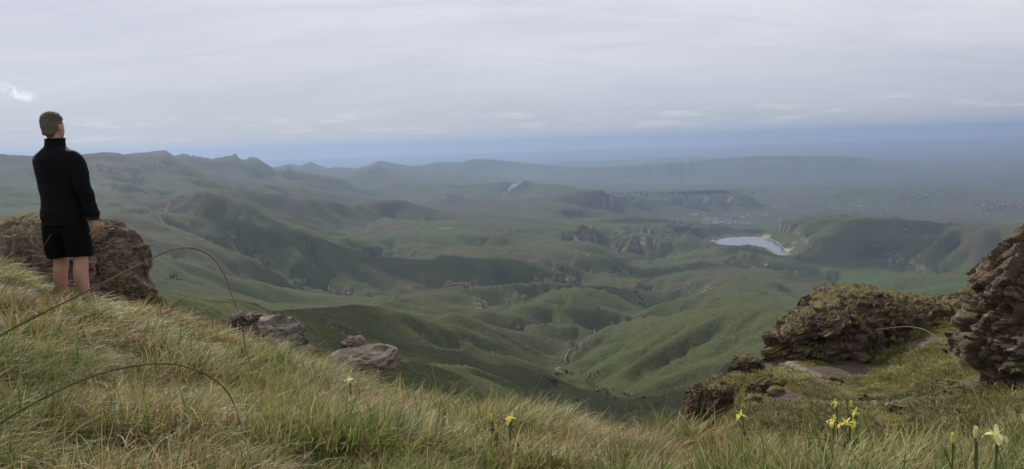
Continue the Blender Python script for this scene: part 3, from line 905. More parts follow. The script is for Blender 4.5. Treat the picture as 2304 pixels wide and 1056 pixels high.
# ------------------------------------------------------------------ haze
def build_haze():
    g = NT('haze_air')
    v = g.n('ShaderNodeVolumePrincipled')
    v.inputs['Color'].default_value = (0.345, 0.45, 0.655, 1)
    v.inputs['Density'].default_value = HAZE_DENSITY
    v.inputs['Anisotropy'].default_value = 0.40
    g.t.links.new(v.outputs[0], g.out.inputs['Volume'])
    x, y0, y1, zb, zt_ = 64000, -400, 70000, -1400, 280
    V = [(-x, y0, zb), (x, y0, zb), (x, y1, zb), (-x, y1, zb), (-x, y0, zt_), (x, y0, zt_), (x, y1, zt_), (-x, y1, zt_)]
    F = [(0, 3, 2, 1), (4, 5, 6, 7), (0, 1, 5, 4), (1, 2, 6, 5), (2, 3, 7, 6), (3, 0, 4, 7)]
    me = bpy.data.meshes.new('haze')
    me.from_pydata(V, [], F)
    me.materials.append(g.m)
    tag(obj('haze', me), 'blue haze lying over the far land', 'haze', None, 'stuff')
HAZE_DENSITY = 4.8e-5
if 'haze' not in SKIP:
    build_haze()

# ------------------------------------------------------------------ near ground
# photo column, row and range in metres of the ground itself (under the grass)
NEAR = [(0, 640, 9.5), (100, 690, 8.8), (172, 706, 7.95), (270, 712, 8.3), (380, 722, 8.6), (470, 755, 8.3), (560, 790, 7.9), (640, 825, 7.6), (700, 862, 7.2), (760, 886, 6.9), (820, 902, 6.6), (900, 938, 5.4), (1000, 962, 4.9),
        (1150, 985, 4.3), (1300, 1012, 3.8), (1500, 1032, 3.5), (1700, 1060, 3.3), (1900, 1082, 3.1), (2100, 1088, 3.05), (2304, 1078, 3.1), (2600, 1070, 3.2),
        (-200, 560, 9.5), (-400, 540, 9.5), (-400, 700, 5.5), (-400, 900, 3.2), (0, 800, 4.6), (0, 930, 3.3), (0, 1056, 2.6), (200, 800, 5.0), (300, 1056, 2.55), (400, 850, 4.7), (600, 1056, 2.5), (600, 900, 4.2), (700, 950, 3.9),
        (1000, 1090, 2.5), (1300, 1110, 2.55), (1600, 1125, 2.55), (1900, 1150, 2.4), (2304, 1150, 2.35), (850, 1000, 3.7),
        # the gully and the bluff across it
        (1950, 1000, 13.5), (2100, 1000, 11.5), (2300, 960, 10.5), (2500, 940, 10.5), (1800, 985, 14), (1700, 965, 17), (1620, 965, 20), (1750, 940, 20), (1850, 930, 21), (1950, 945, 19), (2050, 950, 18), (2150, 940, 16.5), (2250, 900, 15.5),
        (1700, 900, 26), (1660, 880, 29), (1640, 850, 32), (1720, 850, 31.5), (1725, 775, 37.5), (1760, 812, 35.5), (1850, 850, 32.5), (1900, 880, 29.5), (1960, 905, 27.5), (2050, 922, 25), (2130, 895, 25.5), (2180, 860, 25.5), (2240, 850, 21.5), (2330, 850, 19.5),
        (1800, 800, 36.2), (1900, 800, 36), (2000, 785, 36.2), (2060, 750, 37.2), (2130, 720, 38.5), (2200, 700, 39.5), (1900, 850, 32.8), (2000, 870, 30.5), (2100, 860, 29.5), (2000, 830, 33.3), (2100, 800, 33.2), (2150, 760, 34.5), (2180, 800, 30.5),
        (2304, 700, 36), (2450, 640, 36), (2450, 780, 24), (2500, 860, 18)]
NEAR_Z = []      # hidden ground: azimuth column, range, height
for u, z12, z20, z30 in ((300, -4.6, -8.5, -14), (600, -6.2, -10.5, -16), (900, -7.5, -12, -18), (1150, -7.8, -12.8, -18.5), (1350, -8.0, -12.8, -18.5), (1480, -8.0, -13, -19)):
    NEAR_Z += [(u, 12, z12), (u, 20, z20), (u, 30, z30), (u, 45, -25), (u, 62, -38)]
for u in (-600, -300, 0, 150):
    NEAR_Z += [(u, 12, -2.9), (u, 20, -6.2), (u, 30, -9.5), (u, 45, -12.5), (u, 58, -17), (u, 72, -34)]
for u in (1560, 1620, 1680):
    NEAR_Z += [(u, 9, -5.2), (u, 42, -21), (u, 50, -28), (u, 62, -40)]
NEAR_Z += [(1560, 14, -8.0), (1540, 30, -16.5), (1560, 24, -13.5), (1620, 36, -15), (1690, 40, -15.5)]
for u in (1760, 1850, 1950, 2050, 2150, 2250, 2400):
    NEAR_Z += [(u, 6.5, -3.3), (u, 44, -13.5), (u, 50, -22), (u, 62, -40)]
for u in (-900, -300, 400, 1152, 1900, 2600, 3300):
    NEAR_Z += [(u, 0.4, -0.93), (u, 1.2, -0.96)]
_P, _Z = [], []
for u, v, r in NEAR:
    p = at_r(u, v, r); _P.append((math.atan2(p[0], p[1]), math.log(r))); _Z.append(p[2])
for u, r, z in NEAR_Z:
    d = ray(u, 500); _P.append((math.atan2(d[0], d[1]), math.log(r))); _Z.append(z)
NFIT = rbf_fit(np.array(_P), np.array(_Z))
NA, NB = 430, 400
na = np.linspace(R(-66), R(66), NA); nb = np.linspace(math.log(0.45), math.log(72.0), NB)
_A, _B = np.meshgrid(na, nb)
_ca, _cb = np.meshgrid(np.linspace(R(-66), R(66), 170), np.linspace(math.log(0.45), math.log(72.0), 170))
GZ = bicubic_up(rbf_eval(NFIT, np.c_[_ca.ravel(), _cb.ravel()]).reshape(_ca.shape), NB, NA)
GR = np.exp(_B)
GXX, GYY = GR * np.sin(_A), GR * np.cos(_A)
_xy = np.c_[GXX.ravel(), GYY.ravel()]
GZ = GZ + (0.05 * fbm(_xy / 0.7, 3, 201) + 0.02 * fbm(_xy / 0.2, 2, 202)).reshape(GZ.shape) * np.clip(GR / 3, 0.3, 1.0)
GZ = GZ + (0.55 * fbm(_xy / 5.0, 4, 203)).reshape(GZ.shape) * sstep(11, 20, GR)
# little terraces and trodden steps on the bluff
_ter = fbm(_xy / 2.4, 3, 204).reshape(GZ.shape)
GZ = GZ + 0.22 * np.round(_ter * 4) / 4 * sstep(14, 20, GR)

def zg(x, y):
    x = np.asarray(x, float); y = np.asarray(y, float)
    a, b = np.arctan2(x, y), np.log(np.maximum(np.hypot(x, y), 0.46))
    fi = np.clip((b - nb[0]) / (nb[-1] - nb[0]) * (NB - 1), 0, NB - 1.001); fj = np.clip((a - na[0]) / (na[-1] - na[0]) * (NA - 1), 0, NA - 1.001)
    i, j = fi.astype(int), fj.astype(int); s, t = fi - i, fj - j
    return (GZ[i, j] * (1 - t) + GZ[i, j + 1] * t) * (1 - s) + (GZ[i + 1, j] * (1 - t) + GZ[i + 1, j + 1] * t) * s

def on_ground(u, v):
    """first point of the near ground along the line of sight of a photo position"""
    d = ray(u, v)
    rr = np.exp(np.linspace(math.log(0.8), math.log(60), 1500))
    k = rr / math.hypot(d[0], d[1])
    x, y, z = d[0] * k, d[1] * k, d[2] * k
    hit = np.nonzero(z < zg(x, y))[0]
    i = hit[0] if len(hit) else len(rr) - 1
    return np.array([x[i], y[i], zg(x[i:i + 1], y[i:i + 1])[0]])

PATH_PX = [(1722, 772), (1735, 792), (1760, 812), (1800, 832), (1850, 850), (1880, 868), (1910, 884), (1960, 904), (2010, 916), (2060, 918), (2110, 902), (2150, 880)]
PATH = np.array([on_ground(u, v) for u, v in PATH_PX])
pd = np.full(GZ.shape, 99.0)
for a, b in zip(PATH[:-1], PATH[1:]):
    e = (b - a)[:2]
    t = np.clip(((GXX - a[0]) * e[0] + (GYY - a[1]) * e[1]) / (e @ e), 0, 1)
    pd = np.minimum(pd, np.hypot(GXX - a[0] - t * e[0], GYY - a[1] - t * e[1]))
bare = sstep(0.75, 0.2, pd + 0.5 * fbm(_xy / 1.1, 3, 205).reshape(GZ.shape)) * (GR > 15)
bare = np.clip(bare + sstep(0.26, 0.40, fbm(_xy / 2.8, 3, 206).reshape(GZ.shape)) * (GR > 14) * 0.8, 0, 1)

def ground_material():
    g = NT('turf')
    p = g.pos()
    b = g.attr('bare').outputs['Fac']
    n1 = g.noise(p, 0.9, 5, 0.6); n2 = g.noise(p, 7.0, 6, 0.7); n3 = g.noise(p, 40.0, 4, 0.7)
    c = g.mix(g.ramp(n1, 0.35, 0.65), (0.085, 0.080, 0.024), (0.150, 0.125, 0.040))
    c = g.mix(g.ramp(n2, 0.5, 0.72), c, (0.030, 0.030, 0.014))
    rk = g.mix(n3, (0.055, 0.042, 0.034), (0.20, 0.155, 0.125))
    c = g.mix(g.ramp(g.math('ADD', b, g.math('MULTIPLY', g.math('SUBTRACT', n2, 0.5), 0.9)), 0.42, 0.62), c, rk)
    h = g.math('ADD', g.math('MULTIPLY', n2, 0.6), g.math('MULTIPLY', n3, 0.25))
    return g.done(g.bsdf(c, 0.95, g.bump(h, 0.18, 0.9), 0.1))
me = mesh_np('ground', np.stack([GXX, GYY, GZ], 2).reshape(-1, 3), grid_faces(NB, NA), True, ground_material())
attr(me, 'bare', bare.ravel())
tag(obj('ground', me), 'grassy ledge in the foreground and the gully to its right', 'ground', None, 'structure')

def build_path():
    g = NT('path_gravel')
    n = g.noise(g.pos(), 3.0, 6, 0.7)
    c = g.mix(n, (0.09, 0.074, 0.064), (0.24, 0.21, 0.185))
    mat = g.done(g.bsdf(c, 0.85, g.bump(n, 0.08, 0.8), 0.25))
    q = resample(PATH, 0.25)
    V, F = [], []
    for i, p in enumerate(q):
        a, b = q[max(i - 1, 0)], q[min(i + 1, len(q) - 1)]
        t = (b - a)[:2]; t = t / (np.hypot(*t) + 1e-9)
        nrm = np.array([-t[1], t[0]])
        w = 0.17 + 0.06 * math.sin(i * 0.9) + 0.07 * math.sin(i * 2.3)
        if i < 8 or i > len(q) - 9:
            w *= 0.6
        for k in (-1, -0.5, 0, 0.5, 1):
            x, y = p[:2] + nrm * w * k
            V.append((x, y, zg(x, y) + 0.02 + 0.02 * (1 - k * k)))
    for i in range(len(q) - 1):
        for k in range(4):
            F.append((i * 5 + k, i * 5 + k + 1, i * 5 + k + 6, i * 5 + k + 5))
    me = mesh_np('footpath', np.array(V), np.array(F)[:, ::-1], True, mat)
    tag(obj('footpath', me), 'narrow trodden footpath curving round the rock outcrop', 'path', None, 'structure')
build_path()

# ------------------------------------------------------------------ rocks
def rock_material(name, dark, mid, light, moss=0.5, lichen=0.2, scale=1.0):
    g = NT(name)
    p = g.pos()
    geo = g.n('ShaderNodeNewGeometry')
    sep = g.n('ShaderNodeSeparateXYZ'); g.t.links.new(geo.outputs['Normal'], sep.inputs[0])
    n1 = g.noise(p, 0.8 * scale, 6, 0.65); n2 = g.noise(p, 4.5 * scale, 6, 0.7); n3 = g.noise(p, 22 * scale, 5, 0.7)
    st = g.noise(g.mapv(p, (0.7 * scale, 0.7 * scale, 6 * scale)), 1.0, 5, 0.7)
    c = g.mix(g.ramp(n1, 0.3, 0.7), dark, mid)
    c = g.mix(g.ramp(st, 0.48, 0.70), c, light)
    c = g.mix(g.ramp(n2, 0.56, 0.72), c, tuple(x * 0.35 for x in dark))
    if lichen:
        c = g.mix(g.math('MULTIPLY', g.ramp(n3, 0.56, 0.70), g.math('MULTIPLY', g.ramp(n1, 0.45, 0.6), lichen * 2.0)), c, (0.42, 0.39, 0.34))
    if moss:
        up = g.math('ADD', sep.outputs[2], g.math('MULTIPLY', g.math('SUBTRACT', n2, 0.5), 1.3))
        mm = g.ramp(up, 1.05 - 0.75 * moss, 1.30 - 0.75 * moss)
        c = g.mix(mm, c, g.mix(n3, (0.072, 0.070, 0.018), (0.180, 0.155, 0.044)))
    h = g.math('ADD', g.math('MULTIPLY', n2, 0.7), g.math('ADD', g.math('MULTIPLY', n3, 0.3), g.math('MULTIPLY', st, 0.4)))
    return g.done(g.bsdf(c, 0.9, g.bump(h, 0.16 / scale, 0.9), 0.15))
M_BASALT = rock_material('mossy_basalt', (0.055, 0.041, 0.032), (0.150, 0.111, 0.086), (0.26, 0.20, 0.158), 0.62, 0.12)
M_TOWER = rock_material('weathered_basalt', (0.055, 0.040, 0.029), (0.150, 0.110, 0.078), (0.27, 0.215, 0.165), 0.34, 0.25)
M_PINK = rock_material('pink_brown_rock', (0.085, 0.062, 0.052), (0.210, 0.155, 0.132), (0.34, 0.26, 0.22), 0.62, 0.12)
M_GREY = rock_material('grey_lichened_rock', (0.075, 0.062, 0.054), (0.20, 0.170, 0.145), (0.34, 0.30, 0.26), 0.0, 0.45, 6.0)
M_BROWN = rock_material('brown_boulder', (0.085, 0.070, 0.054), (0.175, 0.146, 0.114), (0.26, 0.222, 0.178), 0.0, 0.15, 7.0)

def roughen(V, N, size, block=1.0, strata=1.0, seed=0, stretch=(1, 1, 1.6)):
    """push a smooth rock body out into blocks, ledges and cracks; size = typical block in metres"""
    S = np.array(stretch)
    warp = np.stack([fbm(V / (size * 1.6), 4, seed + k) for k in (1, 2, 3)], 1) * size * 1.1
    P = V + warp
    f1, f2, idv = voronoi(P * S / size, seed + 4)
    d = (idv - 0.5) * 0.50 * size * block
    d -= 0.16 * size * block * np.exp(-((f2 - f1) / 0.06) ** 2)
    f1, f2, idv = voronoi(P * S * np.array([1, 1, 1.5]) / (size * 0.36), seed + 5)
    d += (idv - 0.5) * 0.20 * size * block - 0.05 * size * block * np.exp(-((f2 - f1) / 0.08) ** 2)
    zz = P[:, 2] / (size * 0.26) + 1.2 * fbm(V / (size * 3), 2, seed + 6)
    lay = np.floor(zz); fr = zz - lay
    d += strata * size * 0.22 * (_u(lay, np.floor(P[:, 0] / (size * 1.4)), np.full(len(V), seed + 7)) - 0.5) - strata * size * 0.05 * (fr < 0.18)
    d += (1 - 2 * np.abs(fbm(V / (size * 0.8), 4, seed + 8))) * size * 0.16 - 0.1 * size
    side = np.clip(1 - np.abs(N[:, 2]) * 0.55, 0.3, 1)
    return V + N * (d * side)[:, None]

def vnormals(V, F):
    N = np.zeros_like(V)
    a, b, c = V[F[:, 0]], V[F[:, 1]], V[F[:, 2]]
    fn = np.cross(b - a, c - a)
    if F.shape[1] == 4:
        fn = fn + np.cross(c - a, V[F[:, 3]] - a)
    for k in range(F.shape[1]):
        np.add.at(N, F[:, k], fn)
    return N / (np.linalg.norm(N, axis=1, keepdims=True) + 1e-12)

def loaf(name, spine, ns, nphi, size, mat, label, cat='rock', e=0.7, seed=0, block=1.0, strata=1.0, parent=None, group=None):
    """a long rock body: spine points (x, y, top z, bottom z, half depth)"""
    S = np.array(spine, float)
    L = np.r_[0, np.cumsum(np.hypot(*np.diff(S[:, :2], axis=0).T))]
    t = np.linspace(0, L[-1], ns)
    C = np.stack([np.interp(t, L, S[:, k]) for k in range(5)], 1)
    tan = np.gradient(C[:, :2], axis=0); tan /= np.linalg.norm(tan, axis=1, keepdims=True) + 1e-9
    nor = np.stack([-tan[:, 1], tan[:, 0]], 1)
    ph = np.linspace(0, 2 * math.pi, nphi, endpoint=False)
    co, si = np.cos(ph), np.sin(ph)
    co, si = np.sign(co) * np.abs(co) ** e, np.sign(si) * np.abs(si) ** e
    cap = np.clip(np.minimum(t, L[-1] - t) / (0.16 * L[-1] + 1e-6), 0, 1)
    cap = np.sqrt(1 - (1 - cap) ** 2) * 0.96 + 0.04
    mid, hh = (C[:, 2] + C[:, 3]) / 2, (C[:, 2] - C[:, 3]) / 2
    V = np.empty((ns, nphi, 3))
    V[:, :, :2] = C[:, None, :2] + nor[:, None] * (C[:, 4] * cap)[:, None, None] * co[None, :, None]
    V[:, :, 2] = mid[:, None] + (hh * (0.4 + 0.6 * cap))[:, None] * si[None]
    i = np.arange(ns - 1)[:, None] * nphi; j = np.arange(nphi)[None]; j2 = (j + 1) % nphi
    F = np.stack([i + j, i + nphi + j, i + nphi + j2, i + j2], 2).reshape(-1, 4)
    V = V.reshape(-1, 3)
    # close the ends
    n = len(V)
    V = np.r_[V, V[:nphi].mean(0)[None], V[-nphi:].mean(0)[None]]
    N = vnormals(V, F)
    cen = V.mean(0)
    if ((V - np.array([cen])) * N).sum() < 0:
        F = F[:, ::-1]; N = -N
    V2 = roughen(V, N, size, block, strata, seed)
    jn = (np.arange(nphi) + 1) % nphi
    capf = np.r_[np.stack([np.arange(nphi), jn, np.full(nphi, n)], 1), np.stack([(ns - 1) * nphi + jn, (ns - 1) * nphi + np.arange(nphi), np.full(nphi, n + 1)], 1)]
    tri = np.r_[F[:, [0, 1, 2]], F[:, [0, 2, 3]], capf]
    me = mesh_np(name, V2, tri, False, mat)
    o = obj(name, me, parent)
    if parent is None:
        tag(o, label, cat, group)
    return o

def pts_loaf(px, depth, r, behind=0.0):
    """spine from photo columns: (u, v top, v bottom, range, half depth)"""
    out = []
    for u, vt, vb, rr, hd in px:
        pt, pb = at_r(u, vt, rr), at_r(u, vb, rr)
        out.append((pt[0], pt[1], pt[2], pb[2], hd))
    return out

def icorock(name, loc, dims, rz, mat, label, seed, size=None, parent=None, tilt=(0, 0), sub=4, sq=0.75, group=None, cat='rock'):
    bm = bmesh.new()
    bmesh.ops.create_icosphere(bm, subdivisions=sub, radius=1.0)
    V = np.array([v.co[:] for v in bm.verts]); F = np.array([[v.index for v in f.verts] for f in bm.faces])
    bm.free()
    V = np.sign(V) * np.abs(V) ** sq
    V = V / np.abs(V).max(0)
    D = np.array(dims) / 2
    V = V * D
    N = vnormals(V, F)
    s = size or min(dims) * 0.55
    V = roughen(V, N, s, 1.0, 0.7, seed, (1, 1, 1.2))
    o = obj(name, mesh_np(name, V, F, False, mat), parent, loc)
    o.rotation_euler = (tilt[0], tilt[1], rz)
    if parent is None:
        tag(o, label, cat, group)
    return o

if 'rocks' not in SKIP:
    # the crag across the gully
    loaf('rock_outcrop', pts_loaf([(1722, 752, 830, 36.8, .9), (1745, 726, 815, 36.6, 1.3), (1790, 708, 815, 36.6, 1.8), (1835, 678, 812, 36.8, 2.2), (1880, 652, 812, 37.2, 2.4), (1915, 643, 808, 37.6, 2.4), (1960, 648, 800, 38, 2.3), (2010, 660, 790, 38.4, 2.0), (2070, 669, 765, 38.8, 1.7), (2120, 675, 745, 39.2, 1.5), (2180, 668, 730, 39.6, 1.6), (2260, 655, 730, 40, 1.8)], 0, 0),
         320, 120, 0.75, M_BASALT, 'long mossy rock outcrop across the gully above the footpath', 'rock outcrop', 0.72, 3, 0.95, 1.5)
    loaf('rock_buttress', pts_loaf([(1552, 905, 985, 29.5, .5), (1575, 868, 985, 29.8, .9), (1615, 850, 975, 30, 1.2), (1660, 846, 955, 30.2, 1.2), (1700, 850, 930, 30.4, 0.9), (1735, 862, 915, 30.6, .5)], 0, 0),
         240, 130, 0.55, M_BASALT, 'dark broken rock buttress at the edge of the bluff below the path', 'rock outcrop', 0.7, 11, 1.1, 0.9)
    loaf('rock_stack', pts_loaf([(1648, 815, 890, 31.6, .35), (1665, 803, 890, 31.8, .55), (1690, 801, 880, 32, .6), (1716, 808, 870, 32.2, .4)], 0, 0),
         110, 90, 0.40, M_BASALT, 'small upright rock stack just above the broken buttress', 'rock outcrop', 0.55, 17, 1.1, 0.9)
    # the tall crag at the right edge
    TW = [(2500, 330, 24, 1.2), (2460, 400, 23, 1.1), (2420, 470, 22, .9), (2398, 520, 21, 1.1), (2376, 580, 20.3, 1.35), (2358, 640, 19.8, 1.7), (2356, 700, 19.6, 2.0), (2352, 760, 19.5, 2.2), (2360, 800, 19.6, 1.95), (2380, 850, 19.8, 1.9), (2400, 930, 20.2, 2.6)]
    def tower():
        E = [(330, 60), (400, 66), (470, 72), (500, 76), (540, 98), (575, 118), (600, 130), (630, 150), (660, 152), (700, 168), (730, 182), (770, 190), (800, 186), (830, 160), (860, 150), (930, 200)]
        ns, nphi = 240, 190
        vv = np.linspace(330, 930, ns)
        cu = np.interp(vv, [t[1] for t in TW], [t[0] for t in TW]) + 24; rr = np.full(ns, 20.0)
        half = np.interp(vv, [a for a, b in E], [b for a, b in E]) * 20.0 / FPX * 0.84
        C = np.array([at_r(u, v, r) for u, v, r in zip(cu, vv, rr)])
        ph = np.linspace(0, 2 * math.pi, nphi, endpoint=False)
        co, si = np.cos(ph), np.sin(ph)
        co, si = np.sign(co) * np.abs(co) ** .8, np.sign(si) * np.abs(si) ** .8
        d = C[:, :2].mean(0); d /= np.linalg.norm(d); sx = np.array([d[1], -d[0]])
        V = np.empty((ns, nphi, 3))
        V[:, :, 0] = C[:, None, 0] + half[:, None] * (co[None] * sx[0] + 1.1 * si[None] * d[0])
        V[:, :, 1] = C[:, None, 1] + half[:, None] * (co[None] * sx[1] + 1.1 * si[None] * d[1])
        V[:, :, 2] = C[:, None, 2]
        i = np.arange(ns - 1)[:, None] * nphi; j = np.arange(nphi)[None]; j2 = (j + 1) % nphi
        F = np.stack([i + j, i + nphi + j, i + nphi + j2, i + j2], 2).reshape(-1, 4)
        V = V.reshape(-1, 3); N = vnormals(V, F)
        out = V - np.repeat(C, nphi, 0)
        if (out * N).sum() < 0:
            F = F[:, ::-1]; N = -N
        V = roughen(V, N, 0.95, 1.25, 0.35, 29, (1, 1, 0.8))
        tri = np.r_[F[:, [0, 1, 2]], F[:, [0, 2, 3]]]
        n = len(V)
        V = np.r_[V, V[:nphi].mean(0)[None]]
        jn = (np.arange(nphi) + 1) % nphi
        tri = np.r_[tri, np.stack([np.arange(nphi), jn, np.full(nphi, n)], 1)]
        o = obj('rock_crag', mesh_np('rock_crag', V, tri, False, M_TOWER))
        tag(o, 'tall brown weathered rock crag at the edge of the picture', 'rock outcrop')
    tower()
    # the knob behind the man
    loaf('domed_rock', pts_loaf([(-260, 520, 760, 54, 3), (-120, 505, 760, 53, 3.4), (0, 497, 760, 52, 3.6), (60, 484, 755, 52, 3.6), (110, 480, 755, 52, 3.6), (170, 486, 750, 51.5, 3.4), (225, 492, 745, 51, 3.2), (262, 505, 740, 50.6, 2.9), (284, 540, 735, 50.2, 2.4), (302, 585, 735, 50, 1.8)], 0, 0),
         300, 130, 1.0, M_PINK, 'large domed rock knob with turf on top behind the man', 'rock outcrop', 0.72, 41, 0.75, 1.1)
    loaf('rock_shoulder', pts_loaf([(230, 600, 760, 48.5, 1.0), (290, 612, 760, 48.5, 1.3), (330, 640, 760, 48.6, 1.2), (360, 672, 765, 48.8, 1.0), (388, 705, 770, 49, .7)], 0, 0),
         160, 110, 0.7, M_BASALT, 'dark lower rock shoulder at the foot of the domed knob', 'rock outcrop', 0.7, 47, 1.0, 0.9)
    # stones at the brow
    ST = [('big pale lichened rock on the brow left of the flat boulder', (634, 780), 7.75, (.40, .34, .30), 0.3, M_GREY, 61, (0.25, 0.2)),
          ('low rounded grey rock in the grass below the pale one', (628, 815), 7.45, (.30, .24, .16), -0.2, M_GREY, 62, (0.1, 0.35)),
          ('small dark rock beside the shrub at the upper end of the brow stones', (536, 742), 8.1, (.13, .2, .11), 0.5, M_BROWN, 63, (0, -0.3)),
          ('rough brown rock behind the pale lichened rock', (572, 750), 8.1, (.26, .24, .17), 0.9, M_BROWN, 64, (0, 0.2)),
          ('flat topped brown boulder lying on the brow of the grass slope', (812, 842), 6.9, (.60, .44, .20), -0.25, M_BROWN, 65, (0.16, -0.14)),
          ('small pointed rock behind the flat boulder', (796, 806), 7.25, (.19, .17, .17), 0.4, M_BROWN, 66, (0.2, 0)),
          ('small rock lowest in the row of stones beside the flat boulder', (722, 846), 7.2, (.13, .13, .10), 0.1, M_BROWN, 67, (0, 0)),
          ('knobbly dark rock in the middle of the row of small stones', (690, 822), 7.4, (.17, .16, .14), 1.2, M_BROWN, 68, (0, 0.3)),
          ('narrow grey rock against the right side of the pale rock', (662, 800), 7.6, (.13, .15, .19), 0.7, M_GREY, 69, (0, 0.25)),
          ('little grey stone in the grass right of the flat boulder', (983, 892), 5.3, (.10, .09, .07), 0.2, M_GREY, 70, (0, 0)),
          ('half hidden brown stone in the grass left of a yellow flower', (1640, 985), 3.4, (.10, .09, .09), 0.6, M_BROWN, 71, (0, 0)),
          ('grey brown stone in the grass behind the yellow flowers', (1800, 972), 3.75, (.15, .12, .10), 0.1, M_BROWN, 72, (0, 0.2)),
          ('pale stone at the foot of the clustered yellow flowers', (1932, 996), 3.6, (.13, .1, .08), -0.4, M_GREY, 73, (0, -0.2))]
    for lab, (u, v), r, dims, rz, mat, sd_, tl in ST:
        p = at_r(u, v - (24 if r > 6 else 12), r)
        if r < 6:
            p[2] = zg(p[0], p[1]) + 0.02
        dims = tuple(1.25 * q for q in dims) if r > 6 else dims
        icorock('rock', p, dims, rz, mat, lab, sd_, min(dims) * 0.62, None, tl, 4)
    LEDGES = []
    def ledge(name, px, hd, dz, size, lab, seed):
        LEDGES.append(np.array([on_ground(u, v) for u, v in px]))
        P_ = [on_ground(u, v) for u, v in px]
        loaf(name, [(p[0], p[1], p[2] + dz, p[2] - 0.7, hd * (0.7 + 0.5 * ((i * 7) % 3) / 2)) for i, p in enumerate(P_)], 200, 50, size, M_BASALT, lab, 'rock ledge', 0.6, seed, 0.9, 1.2)
    ledge('rock_ledge', [(1850, 862), (1885, 872), (1905, 888), (1940, 902), (1990, 897), (2040, 893), (2090, 884), (2130, 872), (2160, 858)], .42, .16, .34, 'low dark rock ledge along the lower edge of the meadow', 131)
    ledge('rock_ledge', [(2010, 930), (2060, 928), (2110, 912), (2150, 895), (2180, 872)], .55, .10, .4, 'flat brown rock slabs in the bed of the gully below the meadow', 137)
    ledge('rock_ledge', [(2070, 725), (2110, 712), (2150, 704), (2200, 694)], .5, .30, .3, 'thin layered rock band at the top of the meadow beside the crag', 139)
    ledge('rock_ledge', [(1690, 880), (1720, 872), (1750, 876)], .5, .30, .36, 'broken rock step on the slope right of the buttress', 149)
    # loose blocks on the bluff
    for k, (u, v, r, s, lab) in enumerate([(1700, 905, 26.5, .55, 'dark block lowest among the loose rocks right of the buttress'), (1722, 884, 27.5, .6, 'pale capped block on the slope right of the buttress'), (1745, 886, 27.6, .45, 'squat block right of the pale capped block'), (1690, 930, 23.5, .5, 'brown block near the bottom of the slope beside the buttress'),
                                         (1940, 812, 35.5, .7, 'purple brown rock at the foot of the outcrop'), (1875, 862, 31.8, .6, 'rock just above the bend of the footpath'), (2010, 975, 16, .55, 'black angular rock in the turf below the gully'), (2035, 962, 17, .4, 'small angular rock beside the black one'), (2140, 785, 33, .7, 'flat rock at the top of the meadow near the crag'), (2215, 960, 10.5, .35, 'pale pointed rock in the brown grass below the crag')]):
        p = on_ground(u, v)
        icorock('loose_rock', (p[0], p[1], p[2] + s * 0.12), (s * 1.3, s, s * 0.7), k * 1.3, M_BASALT, lab, 90 + k, s * 0.6, None, (0, 0.1 * (k % 3)), 3)

# ------------------------------------------------------------------ grass
def grass_material():
    g = NT('grass_blades')
    c = g.attr('Col').outputs['Color']
    t = g.attr('tint', 'INSTANCER').outputs['Fac']
    hsv = g.n('ShaderNodeHueSaturation')
    g.t.links.new(c, hsv.inputs['Color'])
    g.set(hsv.inputs['Value'], g.math('ADD', 0.66, g.math('MULTIPLY', t, 0.8)))
    d = g.bsdf(hsv.outputs[0], 0.6, None, 0.25)
    tr = g.n('ShaderNodeBsdfTranslucent')
    g.t.links.new(hsv.outputs[0], tr.inputs['Color'])
    mx = g.n('ShaderNodeMixShader')
    mx.inputs[0].default_value = 0.36
    g.t.links.new(d.outputs[0], mx.inputs[1]); g.t.links.new(tr.outputs[0], mx.inputs[2])
    return g.done(mx)
M_GRASS = grass_material()

def blade_material(name):
    g = NT(name)
    c = g.attr('Col').outputs['Color']
    n = g.noise(g.objco(), 60, 3)
    c = g.mix(g.math('MULTIPLY', n, 0.4), c, (0.05, 0.045, 0.02))
    d = g.bsdf(c, 0.5, None, 0.3)
    tr = g.n('ShaderNodeBsdfTranslucent')
    g.t.links.new(c, tr.inputs['Color'])
    mx = g.n('ShaderNodeMixShader')
    mx.inputs[0].default_value = 0.3
    g.t.links.new(d.outputs[0], mx.inputs[1]); g.t.links.new(tr.outputs[0], mx.inputs[2])
    return g.done(mx)
M_BLADE = blade_material('plant_blades')

PAL = {'green': [(0.090, 0.145, 0.024), (0.130, 0.185, 0.034), (0.062, 0.110, 0.024), (0.170, 0.200, 0.050)],
       'straw': [(0.31, 0.240, 0.100), (0.38, 0.305, 0.150), (0.26, 0.190, 0.078), (0.45, 0.375, 0.215)],
       'olive': [(0.190, 0.185, 0.055), (0.230, 0.210, 0.075), (0.140, 0.145, 0.042)],
       'rust': [(0.20, 0.105, 0.045), (0.16, 0.090, 0.045), (0.25, 0.140, 0.060)],
       'blue': [(0.060, 0.100, 0.055), (0.075, 0.115, 0.060)]}

